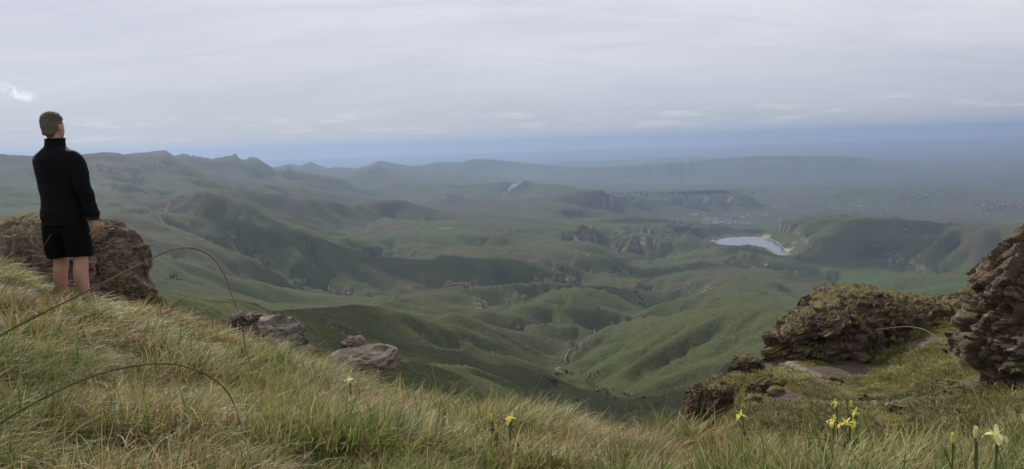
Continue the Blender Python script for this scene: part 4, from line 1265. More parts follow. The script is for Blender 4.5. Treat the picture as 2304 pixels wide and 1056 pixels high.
def blades(rs, n, radius, hmin, hmax, width, mix, lean, curl, wind=(0, 0), seg=4, spread=0.0):
    """arrays of curved tapering strips: vertices, quads, colours"""
    kinds = list(mix); pr = np.array([mix[k] for k in kinds], float); pr /= pr.sum()
    V, F, C = [], [], []
    base = 0
    for b in range(n):
        a = rs.uniform(0, 2 * math.pi); q = radius * math.sqrt(rs.uniform())
        p = np.array([q * math.cos(a), q * math.sin(a), -0.015])
        h = rs.uniform(hmin, hmax)
        az = a + rs.normal(0, 0.9)
        l = abs(rs.normal(lean, lean * 0.5)) + spread * q / max(radius, 1e-6)
        d = np.array([math.cos(az) * l + wind[0], math.sin(az) * l + wind[1], 1.0]); d /= np.linalg.norm(d)
        cu = abs(rs.normal(curl, curl * 0.6))
        hd = np.array([d[0], d[1], 0]); hd /= (np.linalg.norm(hd) + 1e-9)
        sd = np.array([-hd[1], hd[0], 0]) * math.cos(rs.uniform(-0.9, 0.9)) + np.array([0, 0, rs.uniform(-0.3, 0.3)])
        w = width * rs.uniform(0.7, 1.3)
        k = kinds[rs.choice(len(kinds), p=pr)]
        c0 = np.array(PAL[k][rs.integers(len(PAL[k]))])
        tip = np.array(PAL['straw'][rs.integers(4)]) if rs.uniform() < 0.45 else c0 * 1.25
        st = h / seg
        for s in range(seg + 1):
            f = s / seg
            ww = w * (1 - f ** 1.6) + 0.0004
            V += [p - sd * ww / 2, p + sd * ww / 2]
            cc = c0 * (0.75 + 0.25 * f) * (1 - f ** 2) + tip * f ** 2
            C += [(*cc, 1)] * 2
            d = d + hd * cu * f / seg * 2.0 - np.array([0, 0, cu * f / seg * 1.7])
            d /= np.linalg.norm(d)
            p = p + d * st
        for s in range(seg):
            o = base + 2 * s
            F.append((o, o + 1, o + 3, o + 2))
        base += 2 * (seg + 1)
    return np.array(V), np.array(F), np.array(C)

def blade_mesh(name, V, F, C, mat):
    me = mesh_np(name, V, F, True, mat)
    attr(me, 'Col', C, 'FLOAT_COLOR')
    return me

TUFTS = bpy.data.collections.new('grass_tufts')
VARS = []
def make_tufts():
    rs = np.random.default_rng(21)
    spec = []
    for i in range(5): spec.append(('green', dict(n=95, radius=.10, hmin=.07, hmax=.25, width=.0058, mix={'green': 7, 'olive': 2, 'straw': 1.0}, lean=.32, curl=.8, wind=(.16, -.02))))
    for i in range(5): spec.append(('dry', dict(n=95, radius=.11, hmin=.06, hmax=.21, width=.0036, mix={'straw': 4.2, 'olive': 3, 'green': 2.2, 'rust': .9}, lean=.6, curl=1.3, wind=(.30, -.03))))
    for i in range(5): spec.append(('mixed', dict(n=95, radius=.11, hmin=.05, hmax=.22, width=.0046, mix={'straw': 1.8, 'olive': 3, 'green': 5, 'rust': .4}, lean=.45, curl=1.0, wind=(.2, 0))))
    for i in range(3): spec.append(('thatch', dict(n=110, radius=.13, hmin=.08, hmax=.18, width=.0026, mix={'straw': 5, 'rust': 2, 'olive': 1.5}, lean=1.3, curl=1.6, wind=(.3, 0))))
    for i in range(3): spec.append(('tall', dict(n=14, radius=.10, hmin=.16, hmax=.34, width=.0024, mix={'straw': 3, 'green': 1.5, 'rust': .8}, lean=.28, curl=.8, wind=(.22, 0), seg=6)))
    for i in range(3): spec.append(('rusty', dict(n=95, radius=.11, hmin=.06, hmax=.20, width=.0034, mix={'rust': 4, 'straw': 3, 'olive': 1.5}, lean=.5, curl=1.2, wind=(.25, 0))))
    for i in range(4): spec.append(('cushion', dict(n=90, radius=.30, hmin=.08, hmax=.20, width=.020, mix={'olive': 6, 'green': 2.5, 'straw': 1.0}, lean=.6, curl=1.2, wind=(.1, 0), seg=3)))
    for i, (kind, kw) in enumerate(spec):
        V, F, C = blades(rs, **kw)
        me = blade_mesh('grass_tuft', V, F, C, M_GRASS)
        o = bpy.data.objects.new('grass_tuft.%03d' % i, me)
        TUFTS.objects.link(o)
        VARS.append(kind)
make_tufts()
VIDX = {k: [i for i, v in enumerate(VARS) if v == k] for k in set(VARS)}

def grass_nodes():
    ng = bpy.data.node_groups.new('scatter_grass', 'GeometryNodeTree')
    ng.interface.new_socket('Geometry', in_out='INPUT', socket_type='NodeSocketGeometry')
    ng.interface.new_socket('Geometry', in_out='OUTPUT', socket_type='NodeSocketGeometry')
    N, L = ng.nodes, ng.links
    gi, go = N.new('NodeGroupInput'), N.new('NodeGroupOutput')
    ci = N.new('GeometryNodeCollectionInfo')
    ci.inputs['Collection'].default_value = TUFTS
    ci.inputs['Separate Children'].default_value = True
    ci.inputs['Reset Children'].default_value = True
    ip = N.new('GeometryNodeInstanceOnPoints')
    ip.inputs['Pick Instance'].default_value = True
    def na_(name, typ):
        n = N.new('GeometryNodeInputNamedAttribute')
        n.data_type = typ
        n.inputs['Name'].default_value = name
        return n.outputs['Attribute']
    L.new(gi.outputs[0], ip.inputs['Points'])
    L.new(ci.outputs[0], ip.inputs['Instance'])
    L.new(na_('variant', 'INT'), ip.inputs['Instance Index'])
    L.new(na_('turn', 'FLOAT_VECTOR'), ip.inputs['Rotation'])
    L.new(na_('size', 'FLOAT_VECTOR'), ip.inputs['Scale'])
    L.new(ip.outputs[0], go.inputs[0])
    return ng
GRASS_NG = grass_nodes()

def scatter(name, P, var, rotz, tiltx, tilty, scl, tint, label):
    me = bpy.data.meshes.new(name)
    me.vertices.add(len(P)); me.vertices.foreach_set('co', np.asarray(P, np.float32).ravel())
    a = me.attributes.new('variant', 'INT', 'POINT'); a.data.foreach_set('value', np.asarray(var, np.int32))
    attr(me, 'turn', np.stack([tiltx, tilty, rotz], 1), 'FLOAT_VECTOR')
    attr(me, 'size', scl, 'FLOAT_VECTOR')
    attr(me, 'tint', tint)
    o = obj(name, me)
    m = o.modifiers.new('scatter', 'NODES'); m.node_group = GRASS_NG
    tag(o, label, 'grass', None, 'stuff')
    return o

if 'grass' not in SKIP:
    rs = np.random.default_rng(5)
    def sample(n, r0, r1, a0, a1):
        r = np.sqrt(rs.uniform(r0 * r0, r1 * r1, n)); a = rs.uniform(R(a0), R(a1), n)
        return r * np.sin(a), r * np.cos(a), r, a
    X_, Y_, R_, A_ = [], [], [], []
    for n, r0, r1 in ((900, 1.4, 2.6), (2600, 2.6, 4.4), (2700, 4.4, 6.6), (2900, 6.6, 10.2)):
        x, y, r, a = sample(n, r0, r1, -42, 42)
        X_.append(x); Y_.append(y); R_.append(r); A_.append(a)
    x, y, r, a = (np.concatenate(q) for q in (X_, Y_, R_, A_))
    z = zg(x, y)
    xy = np.c_[x, y]
    wet = fbm(xy / 0.9, 3, 301) + 0.5 * fbm(xy / 0.28, 2, 302) + 0.12 * sstep(0.0, -0.5, a) + 0.16
    f = rs.uniform(size=len(x))
    kinds = np.where(wet > 0.16, np.where(f < .62, 'green', np.where(f < .84, 'mixed', np.where(f < .95, 'dry', 'tall'))),
            np.where(wet > -0.10, np.where(f < .20, 'green', np.where(f < .60, 'mixed', np.where(f < .86, 'dry', np.where(f < .94, 'thatch', 'tall')))),
                     np.where(f < .10, 'green', np.where(f < .24, 'mixed', np.where(f < .74, 'dry', np.where(f < .92, 'thatch', 'tall'))))))
    rp = fbm(xy / 0.75, 2, 311)
    kinds = np.where((rp > 0.20) & (rs.uniform(size=len(x)) < 0.75), 'rusty', kinds)
    kinds = np.where((rp < -0.22) & (rs.uniform(size=len(x)) < 0.8), 'green', kinds)
    var = np.array([VIDX[k][int(q * len(VIDX[k]))] for k, q in zip(kinds, rs.uniform(size=len(x)))])
    hgt = 0.55 + 0.95 * np.clip(0.5 + 1.2 * fbm(xy / 0.45, 2, 303), 0, 1)
    sc = hgt * rs.uniform(.75, 1.2, len(x)) * np.clip(0.72 + r * 0.045, 0.72, 1.15)
    wid = sc * np.clip(0.8 + r * 0.07, .8, 1.5)
    S = np.stack([wid, wid, sc], 1)
    turn = rs.uniform(-0.9, 0.9, len(x))
    gx_, gy_ = (zg(x + .15, y) - zg(x - .15, y)) / .3, (zg(x, y + .15) - zg(x, y - .15)) / .3
    near_man = np.hypot(x - at_r(172, 706, 7.95)[0], y - at_r(172, 706, 7.95)[1]) < 0.35
    S[near_man, 2] *= 0.6
    mp_ = at_r(185, 735, 7.2)
    S[:, 2] *= 1 - 0.6 * np.exp(-((x - mp_[0]) ** 2 + (y - mp_[1]) ** 2) / .9 ** 2)
    S[:, 2] *= 0.86
    mp_ = at_r(195, 800, 6.5)
    S[:, 2] *= 1 - 0.5 * np.exp(-((x - mp_[0]) ** 2 + (y - mp_[1]) ** 2) / 1.1 ** 2)
    for u_, v_, r_ in ((634, 790, 7.6), (812, 850, 6.8), (700, 835, 7.3), (590, 770, 7.9), (760, 860, 6.8)):
        q_ = at_r(u_, v_, r_)
        S[:, 2] *= 1 - 0.72 * np.exp(-((x - q_[0]) ** 2 + (y - q_[1]) ** 2) / .55 ** 2)
    scatter('grass', np.c_[x, y, z], var, turn, rs.normal(0, .08, len(x)) + 0.75 * gy_, rs.normal(.03, .08, len(x)) - 0.75 * gx_, S, rs.uniform(size=len(x)), 'long wind bent green and straw coloured grass covering the foreground ledge')
    # shorter turf on the bluff across the gully
    x, y, r, a = sample(9000, 8.0, 41, 9, 41)
    keep = rs.uniform(size=len(x)) < np.clip(18.0 / r, 0.35, 1.0)
    fi = np.clip(((np.log(r) - nb[0]) / (nb[-1] - nb[0]) * (NB - 1)).astype(int), 0, NB - 1); fj = np.clip(((a - na[0]) / (na[-1] - na[0]) * (NA - 1)).astype(int), 0, NA - 1)
    keep &= bare[fi, fj] < 0.45
    keep &= pd[fi, fj] > 0.55
    for ln in (LEDGES if 'rocks' not in SKIP else []):
        for a_, b_ in zip(ln[:-1], ln[1:]):
            e_ = (b_ - a_)[:2]
            t_ = np.clip(((x - a_[0]) * e_[0] + (y - a_[1]) * e_[1]) / (e_ @ e_), 0, 1)
            keep &= np.hypot(x - a_[0] - t_ * e_[0], y - a_[1] - t_ * e_[1]) > 0.55
    x, y, r = x[keep], y[keep], r[keep]
    z = zg(x, y)
    keep = z > -17
    x, y, z, r = x[keep], y[keep], z[keep], r[keep]
    f = rs.uniform(size=len(x))
    kinds = np.where(f < .75, 'cushion', np.where(f < .9, 'mixed', 'dry'))
    var = np.array([VIDX[k][int(q * len(VIDX[k]))] for k, q in zip(kinds, rs.uniform(size=len(x)))])
    sc = rs.uniform(.7, 1.25, len(x)) * np.clip(0.75 + r * 0.012, .8, 1.2)
    S = np.stack([sc * 1.15, sc * 1.15, sc * 0.7], 1)
    scatter('turf', np.c_[x, y, z], var, rs.uniform(-3, 3, len(x)), (zg(x, y + .3) - zg(x, y - .3)) / .6 * 0.8, -(zg(x + .3, y) - zg(x - .3, y)) / .6 * 0.8, S, np.clip(rs.uniform(size=len(x)) * .7 + .45 * (r > 27.5) - .1, 0, 1.2), 'short olive turf on the bluff and in the gully')

# ------------------------------------------------------------------ tussocks
def tussock(p, lab, seed, **kw):
    rs = np.random.default_rng(seed)
    V, F, C = blades(rs, **kw)
    o = obj('grass_tussock', blade_mesh('grass_tussock', V, F, C, M_BLADE), None, p)
    tag(o, lab, 'grass tussock', 'larger grass tussocks on the ledge')
for k, (u, v, r, lab, kw) in enumerate([
        (1080, 935, 4.45, 'orange brown tussock on the brow of the ledge', dict(n=420, radius=.10, hmin=.10, hmax=.24, width=.003, mix={'rust': 4, 'straw': 3, 'olive': 2}, lean=.3, curl=.7, wind=(.15, 0), spread=.45)),
        (-12, 668, 5.6, 'tall yellow brown tussock at the edge of the picture beside the man', dict(n=420, radius=.13, hmin=.15, hmax=.38, width=.004, mix={'olive': 4, 'straw': 4, 'rust': 2}, lean=.25, curl=.6, wind=(.1, 0), spread=.4)),
        (92, 742, 5.9, 'brownish upright tussock on the slope below the man', dict(n=260, radius=.11, hmin=.10, hmax=.24, width=.003, mix={'rust': 2, 'olive': 4, 'straw': 2}, lean=.2, curl=.5, spread=.3)),
        (335, 768, 5.9, 'green tussock on the slope right of the man', dict(n=260, radius=.12, hmin=.12, hmax=.26, width=.004, mix={'green': 5, 'olive': 2, 'straw': 1}, lean=.25, curl=.6, wind=(.15, 0), spread=.35)),
        (575, 812, 7.0, 'bluish green tussock against the pale lichened rock', dict(n=320, radius=.16, hmin=.18, hmax=.36, width=.005, mix={'blue': 6, 'green': 3, 'straw': 1}, lean=.35, curl=.9, wind=(.2, 0), spread=.4)),
        (470, 742, 8.0, 'small bright green tuft at the upper brow', dict(n=150, radius=.07, hmin=.16, hmax=.34, width=.005, mix={'green': 6, 'blue': 2}, lean=.2, curl=.5, spread=.3)),
        (465, 1060, 2.75, 'dark brown tussock at the bottom of the picture', dict(n=420, radius=.14, hmin=.10, hmax=.24, width=.0028, mix={'rust': 5, 'straw': 2, 'olive': 1}, lean=.5, curl=1.0, wind=(.2, 0), spread=.6)),
        (905, 905, 5.5, 'dense green tussock right of the flat boulder', dict(n=300, radius=.14, hmin=.12, hmax=.25, width=.0035, mix={'green': 4, 'olive': 3, 'rust': 1, 'straw': 1}, lean=.3, curl=.7, spread=.4)),
        (1400, 1062, 2.5, 'tall fresh green tuft at the bottom centre', dict(n=150, radius=.10, hmin=.18, hmax=.34, width=.004, mix={'green': 6, 'olive': 1, 'straw': 1}, lean=.25, curl=.6, spread=.3)),
        (60, 1000, 2.9, 'dark green tuft with long blades in the lower corner', dict(n=170, radius=.10, hmin=.2, hmax=.4, width=.004, mix={'green': 6, 'olive': 2, 'straw': 1}, lean=.2, curl=.6, wind=(.3, 0), spread=.3))]):
    p = at_r(u, v, r); p[2] = zg(p[0], p[1])
    tussock(p, lab, 400 + k, **kw)

# ------------------------------------------------------------------ long stems
def ribbon(pts, w0, w1, c0, c1, name, thick=0.35, n=60, mid=None):
    """a curved stem with a flattened five-sided section through photo points (u, v, range)"""
    W = np.array([at_r(*p) for p in pts])
    t = np.r_[0, np.cumsum(np.linalg.norm(np.diff(W, axis=0), axis=1))]
    tt = np.linspace(0, t[-1], n)
    # smooth the polyline
    Q = np.stack([np.interp(tt, t, W[:, k]) for k in range(3)], 1)
    for _ in range(10):
        Q[1:-1] = 0.25 * Q[:-2] + 0.5 * Q[1:-1] + 0.25 * Q[2:]
    sd_ = int(abs(W).sum() * 1000) % 997
    Q += 0.006 * np.stack([vnoise(np.c_[tt / .11, tt * 0 + .5], sd_ + k) for k in range(3)], 1) * np.linspace(0, 1, n)[:, None]
    T = np.gradient(Q, axis=0); T /= np.linalg.norm(T, axis=1, keepdims=True)
    up = np.array([0.1, -0.6, 0.8])
    A = np.cross(T, up); A /= np.linalg.norm(A, axis=1, keepdims=True) + 1e-9
    B = np.cross(T, A)
    ph = np.arange(5) * 2 * math.pi / 5
    f = np.linspace(0, 1, n)
    w = (w0 + (w1 - w0) * f) / 2 * (1 + 0.22 * vnoise(np.c_[tt / .05, tt * 0 + .5], sd_ + 7) + 0.5 * (np.abs((tt / .31) % 1 - .5) < .03))
    V = Q[:, None] + (A[:, None] * np.cos(ph)[None, :, None] * thick + B[:, None] * np.sin(ph)[None, :, None]) * w[:, None, None]
    i = np.arange(n - 1)[:, None] * 5; j = np.arange(5)[None]; j2 = (j + 1) % 5
    F = np.stack([i + j, i + j2, i + 5 + j2, i + 5 + j], 2).reshape(-1, 4)
    cm = np.array(mid if mid is not None else (np.array(c0) + np.array(c1)) / 2)
    col = np.where(f[:, None] < .5, np.array(c0) + (cm - np.array(c0)) * (f[:, None] * 2), cm + (np.array(c1) - cm) * (f[:, None] * 2 - 1))
    C = np.repeat(np.c_[col, np.ones(n)], 5, 0)
    return blade_mesh(name, V.reshape(-1, 3), F, C, M_BLADE)
G1, G2, STW, BRN = (0.120, 0.140, 0.045), (0.090, 0.115, 0.045), (0.42, 0.35, 0.21), (0.16, 0.10, 0.05)
STEMS = [
    ('thick green stem arching high in front of the man and hanging down', [(-170, 870, 1.30), (-60, 792, 1.30), (0, 752, 1.31), (130, 688, 1.33), (250, 628, 1.37), (340, 580, 1.42), (400, 558, 1.46), (440, 554, 1.50), (480, 572, 1.55), (510, 615, 1.60), (530, 680, 1.66), (545, 745, 1.72), (557, 795, 1.78), (572, 838, 1.82)], .0048, .0022, G2, BRN, (0.36, 0.29, 0.15)),
    ('olive stem arching low across the bottom left grass', [(-120, 1040, 1.35), (0, 948, 1.36), (100, 893, 1.38), (200, 846, 1.42), (300, 821, 1.46), (380, 815, 1.50), (440, 829, 1.55), (500, 864, 1.60), (528, 908, 1.65), (540, 960, 1.70), (556, 1005, 1.74), (570, 1070, 1.80)], .0044, .0020, G1, BRN, (0.24, 0.19, 0.08)),
    ('pale grass stem arching over the gully on the right', [(2262, 1075, 2.1), (2240, 985, 2.12), (2205, 905, 2.15), (2180, 860, 2.2), (2150, 815, 2.25), (2115, 768, 2.3), (2078, 740, 2.35), (2040, 737, 2.4), (1968, 746, 2.45)], .0045, .0016, G1, STW, (0.34, 0.30, 0.17)),
    ('thin straw arching over the slope in front of the brow stones', [(250, 750, 4.0), (330, 746, 4.0), (430, 745, 4.0), (500, 753, 4.0), (545, 770, 4.0), (575, 790, 4.0)], .0032, .0016, STW, STW, None),
    ('short pale blade pointing across the valley below the shoulder', [(380, 706, 5.2), (400, 678, 5.2), (430, 660, 5.25), (462, 649, 5.3), (495, 646, 5.35)], .006, .002, BRN, (0.55, 0.5, 0.38), (0.36, 0.27, 0.12)),
    ('pale dry blade bent over the brow', [(440, 722, 5.6), (460, 712, 5.6), (485, 706, 5.6), (512, 705, 5.6)], .009, .002, STW, STW, None),
    ('thin straw leaning up behind the man at his shorts', [(25, 660, 5.6), (60, 605, 5.6), (90, 565, 5.6), (116, 526, 5.6)], .004, .002, STW, STW, None),
    ('pair mate: fine straw rising beside the rock foot, upper one', [(190, 720, 6.0), (240, 660, 6.0), (290, 612, 6.0), (330, 590, 6.0), (362, 580, 6.0)], .0045, .0018, BRN, STW, None),
    ('fine straw rising beside the rock foot, lower one', [(210, 735, 5.8), (255, 670, 5.8), (290, 625, 5.8), (335, 606, 5.8)], .0045, .0018, BRN, STW, None),
    ('straight pale stalk slanting against the dark hill in the centre', [(1166, 940, 3.8), (1195, 890, 3.8), (1228, 835, 3.8)], .0045, .002, STW, STW, None),
    ('stiff pale green blade beside the yellow flower near the boulder', [(788, 985, 3.6), (792, 940, 3.6), (800, 880, 3.6), (803, 862, 3.6)], .009, .003, (0.26, 0.28, 0.19), (0.32, 0.33, 0.24), None),
    ('dark green blade bending right across the clustered flowers', [(1960, 1075, 2.4), (1935, 1020, 2.4), (1900, 965, 2.4), (1870, 935, 2.4), (1835, 912, 2.4), (1812, 904, 2.4)], .0055, .002, G2, G2, None),
    ('dark green blade arching left at the foot of the clustered flowers', [(1945, 1075, 2.3), (1925, 1025, 2.3), (1895, 1000, 2.3), (1855, 988, 2.3), (1815, 985, 2.3), (1785, 992, 2.3)], .005, .002, G2, G1, None),
    ('green blade leaning across the large yellow flower', [(2185, 1070, 1.9), (2215, 1035, 1.9), (2250, 1003, 1.9), (2290, 975, 1.9), (2330, 955, 1.9)], .004, .002, G1, STW, None),
    ('pale stem slanting up to the right edge over the brown grass', [(2195, 1010, 2.2), (2235, 945, 2.2), (2280, 915, 2.2), (2330, 895, 2.2)], .005, .002, STW, STW, None),
    ('thin nodding grass stalk against the green hillside', [(1555, 965, 3.4), (1535, 930, 3.4), (1518, 903, 3.4), (1505, 892, 3.4), (1500, 897, 3.4)], .0035, .002, STW, STW, None),
    ('tall seeding stalk above the flat boulder', [(775, 830, 7.0), (779, 790, 7.0), (784, 760, 7.0), (792, 745, 7.0)], .010, .006, BRN, (0.30, 0.22, 0.12), None),
    ('second seeding stalk just left of the tall one', [(770, 832, 7.0), (769, 790, 7.0), (765, 760, 7.0), (757, 748, 7.0)], .009, .005, BRN, (0.30, 0.22, 0.12), None),
]
for lab, pts, w0, w1, c0, c1, mid in STEMS:
    lab = lab.replace('pair mate: ', '')
    tag(obj('arching_reed', ribbon(pts, w0, w1, c0, c1, 'arching_reed', mid=mid)), lab, 'grass stem', 'long single stems standing out of the grass', 'thing')

# ------------------------------------------------------------------ yellow flowers
def plain(name, col, rough=0.6, var=0.2, trans=0.0, scale=40):
    g = NT(name)
    n = g.noise(g.objco(), scale, 3)
    c = g.mix(n, tuple(x * (1 - var) for x in col), tuple(min(1, x * (1 + var)) for x in col))
    d = g.bsdf(c, rough, None, 0.3)
    if not trans:
        return g.done(d)
    tr = g.n('ShaderNodeBsdfTranslucent'); g.t.links.new(c, tr.inputs['Color'])
    mx = g.n('ShaderNodeMixShader'); mx.inputs[0].default_value = trans
    g.t.links.new(d.outputs[0], mx.inputs[1]); g.t.links.new(tr.outputs[0], mx.inputs[2])
    return g.done(mx)
M_PETAL = plain('yellow_petal', (0.66, 0.60, 0.11), 0.55, 0.18, 0.4)
M_PALE = plain('pale_yellow_petal', (0.68, 0.64, 0.30), 0.55, 0.15, 0.4)
M_STALK = plain('flower_stalk', (0.085, 0.120, 0.035), 0.6, 0.25, 0.1)

def petal_mesh(L, W, up, droop, mat, n=7):
    """a petal that rises from the centre then falls over"""
    V, F = [], []
    x, z, ang = 0.0, 0.0, up
    for i in range(n + 1):
        f = i / n
        w = W * (0.18 + 0.82 * math.sin(math.pi * min(1, f * 0.9 + 0.05)) ** 0.8) * (1 if f < .95 else .6)
        for k in (-1, -0.4, 0.4, 1):
            V.append((x, k * w / 2, z + 0.12 * w * (abs(k) - 0.5)))
        ang -= droop / n
        x += math.cos(ang) * L / n; z += math.sin(ang) * L / n
    for i in range(n):
        for k in range(3):
            F.append((i * 4 + k, i * 4 + 4 + k, i * 4 + 5 + k, i * 4 + 1 + k))
    return mesh_np('petal', np.array(V), np.array(F), True, mat)
def stalk_mesh(base, top, w, bend, name='stem', n=10):
    b, t = np.array(base), np.array(top)
    f = np.linspace(0, 1, n)[:, None]
    Q = b + (t - b) * f + np.array(bend) * np.sin(f * math.pi)
    ph = np.arange(6) * math.pi / 3
    ww = (w * (1.0 - 0.3 * f))[:, None]
    V = Q[:, None] + np.stack([np.cos(ph), np.sin(ph), 0 * ph], 1)[None] * ww / 2
    i = np.arange(n - 1)[:, None] * 6; j = np.arange(6)[None]; j2 = (j + 1) % 6
    F = np.stack([i + j, i + j2, i + 6 + j2, i + 6 + j], 2).reshape(-1, 4)
    return mesh_np(name, V.reshape(-1, 3), F, True, M_STALK)
PET = {}
for nm, m in (('y', M_PETAL), ('p', M_PALE)):
    PET[nm] = [petal_mesh(.044, .021, 0.75, 2.1, m), petal_mesh(.036, .012, 1.35, 0.7, m), petal_mesh(.034, .011, 1.5, 0.25, m)]
def flower(u, v, r, lab, seed, kind='y', size=1.0, bud=False, lean=0.0):
    size *= 0.84
    rs = np.random.default_rng(seed)
    top = at_r(u, v, r)
    bx, by = top[0] + lean + rs.normal(0, .01), top[1] + rs.normal(0, .02)
    base = np.array([bx, by, zg(bx, by) - 0.02])
    e = empty('yellow_flower', base)
    loc = top - base
    obj('stem', stalk_mesh((0, 0, 0), loc - np.array([0, 0, .012]), .0055 * size, (rs.normal(0, .01), 0, 0)), e)
    # leaf sheath and a long narrow leaf
    obj('bract', stalk_mesh(loc * 0.62, loc * 0.93 + np.array([.004, 0, 0]), .0095 * size, (0, 0, 0), 'bract'), e)
    obj('leaf', stalk_mesh((0.01, 0, 0), (rs.normal(0, .06), .03, loc[2] * rs.uniform(.7, 1.0)), .006, (rs.normal(.03, .02), 0, 0), 'leaf'), e)
    if bud:
        for k in range(3):
            o = obj('petal', PET[kind][2], e, loc - np.array([0, 0, .012])); o.rotation_euler = (0, 0, k * 2.09); o.scale = (0.55 * size, 1.1 * size, 1.0 * size)
    else:
        a0 = rs.uniform(0, 2)
        for k in range(3):
            o = obj('petal', PET[kind][0], e, loc - np.array([0, 0, .01])); o.rotation_euler = (rs.normal(0, .12), rs.normal(0, .12), a0 + k * 2.09); o.scale = (size,) * 3
            o = obj('petal', PET[kind][1], e, loc - np.array([0, 0, .012])); o.rotation_euler = (rs.normal(0, .12), rs.normal(0, .1), a0 + 1.05 + k * 2.09); o.scale = (size,) * 3
    tag(e, lab, 'flower', 'yellow flowers in the foreground grass')
for k, (u, v, r, lab, kw) in enumerate([
        (786, 852, 3.7, 'drooping yellow flower in front of the flat boulder', dict(size=1.05, kind='p')),
        (1148, 938, 2.75, 'open yellow flower at the bottom centre', dict(size=1.0)),
        (1106, 940, 2.8, 'closed yellow bud left of the open flower at the bottom centre', dict(bud=True, size=1.0)),
        (1116, 962, 2.78, 'lower short bud between the closed bud and the open flower', dict(bud=True, size=.9)),
        (1666, 930, 2.75, 'single drooping yellow flower below the dark rock buttress', dict(size=.85, lean=.04)),
        (1880, 901, 2.75, 'highest yellow flower of the cluster on the right', dict(size=.62, kind='y')),
        (1874, 942, 2.6, 'lower left yellow flower of the cluster on the right', dict(size=.9)),
        (1903, 948, 2.58, 'fullest yellow flower low in the middle of the cluster', dict(size=.95)),
        (1924, 922, 2.65, 'yellow flower at the right side of the cluster below a bud', dict(size=.72)),
        (1915, 908, 2.66, 'small yellow bud on top at the right side of the cluster', dict(bud=True, size=.8)),
        (1921, 945, 2.6, 'narrow yellow flower at the right edge of the cluster', dict(size=.6)),
        (2143, 984, 2.15, 'small orange yellow bud left of the pale bud', dict(bud=True, size=.9)),
        (2195, 974, 2.0, 'pale cream bud left of the largest flower', dict(bud=True, size=1.0, kind='p')),
        (2242, 972, 1.85, 'largest pale yellow flower in the lower right corner', dict(size=.95, kind='p'))]):
    flower(u, v, r, lab, 500 + k, **kw)

# a small leafy shrub by the upper stones
def shrub():
    p = at_r(548, 752, 8.0); p[2] = zg(p[0], p[1])
    e = empty('small_shrub', p)
    rs = np.random.default_rng(77)
    V, F, C = [], [], []
    obj('stem', stalk_mesh((0, 0, 0), (0.01, 0, .26), .012, (.02, 0, 0)), e)
    for i in range(110):
        h = rs.uniform(.05, .32); a = rs.uniform(0, 6.28); q = rs.uniform(.0, .09)
        c = np.array([q * math.cos(a), q * math.sin(a), h])
        d = rs.normal(0, 1, 3); d[2] = abs(d[2]); d /= np.linalg.norm(d); s = np.cross(d, rs.normal(0, 1, 3)); s /= np.linalg.norm(s)
        l, w = rs.uniform(.025, .05), rs.uniform(.010, .018)
        b = len(V)
        V += [c, c + d * l * .5 + s * w / 2, c + d * l, c + d * l * .5 - s * w / 2]
        F.append((b, b + 1, b + 2, b + 3)); C += [(*(np.array((0.035, 0.055, 0.022)) * rs.uniform(.7, 1.6)), 1)] * 4
    obj('foliage', blade_mesh('foliage', np.array(V), np.array(F), np.array(C), M_BLADE), e)
    tag(e, 'small dark leafy shrub beside the upper brow stones', 'shrub')
shrub()

# ------------------------------------------------------------------ the man
def ring_tube(rings, nphi=20):
    """closed tube through rings (centre, side vector, front vector); returns V, F"""
    V, F = [], []
    for c, a, b in rings:
        c, a, b = np.array(c, float), np.array(a, float), np.array(b, float)
        for k in range(nphi):
            t = 2 * math.pi * k / nphi
            V.append(c + a * math.cos(t) + b * math.sin(t))
    n = len(rings)
    for i in range(n - 1):
        for k in range(nphi):
            k2 = (k + 1) % nphi
            F.append((i * nphi + k, i * nphi + k2, (i + 1) * nphi + k2, (i + 1) * nphi + k))
    F.append(tuple(range(nphi))[::-1]); F.append(tuple((n - 1) * nphi + k for k in range(nphi)))
    return V, F
def limb(pts, rad, flat=1.0, nphi=16, sub=4):
    """tube along joints with radii (smooth between joints)"""
    P = np.array(pts, float); r = np.array(rad, float)
    t = np.arange(len(P)); tt = np.linspace(0, len(P) - 1, (len(P) - 1) * sub + 1)
    Q = np.stack([np.interp(tt, t, P[:, k]) for k in range(3)], 1); rr = np.interp(tt, t, r)
    for _ in range(2):
        Q[1:-1] = .25 * Q[:-2] + .5 * Q[1:-1] + .25 * Q[2:]
        rr[1:-1] = .25 * rr[:-2] + .5 * rr[1:-1] + .25 * rr[2:]
    T = np.gradient(Q, axis=0); T /= np.linalg.norm(T, axis=1, keepdims=True)
    rings = []
    ref = np.array([1.0, 0.05, 0]) if abs(T[:, 0]).mean() < .7 else np.array([0, 0, 1.0])
    for q, d, w in zip(Q, T, rr):
        a = ref - d * (ref @ d); a /= np.linalg.norm(a)
        b = np.cross(d, a)
        rings.append((q, a * w, b * w * flat))
    return ring_tube(rings, nphi)
def torso(levels, nphi=32):
    """levels: z, half width, half depth, x shift, y shift"""
    return ring_tube([((x, y, z), (w, 0, 0), (0, d, 0)) for z, w, d, x, y in levels], nphi)
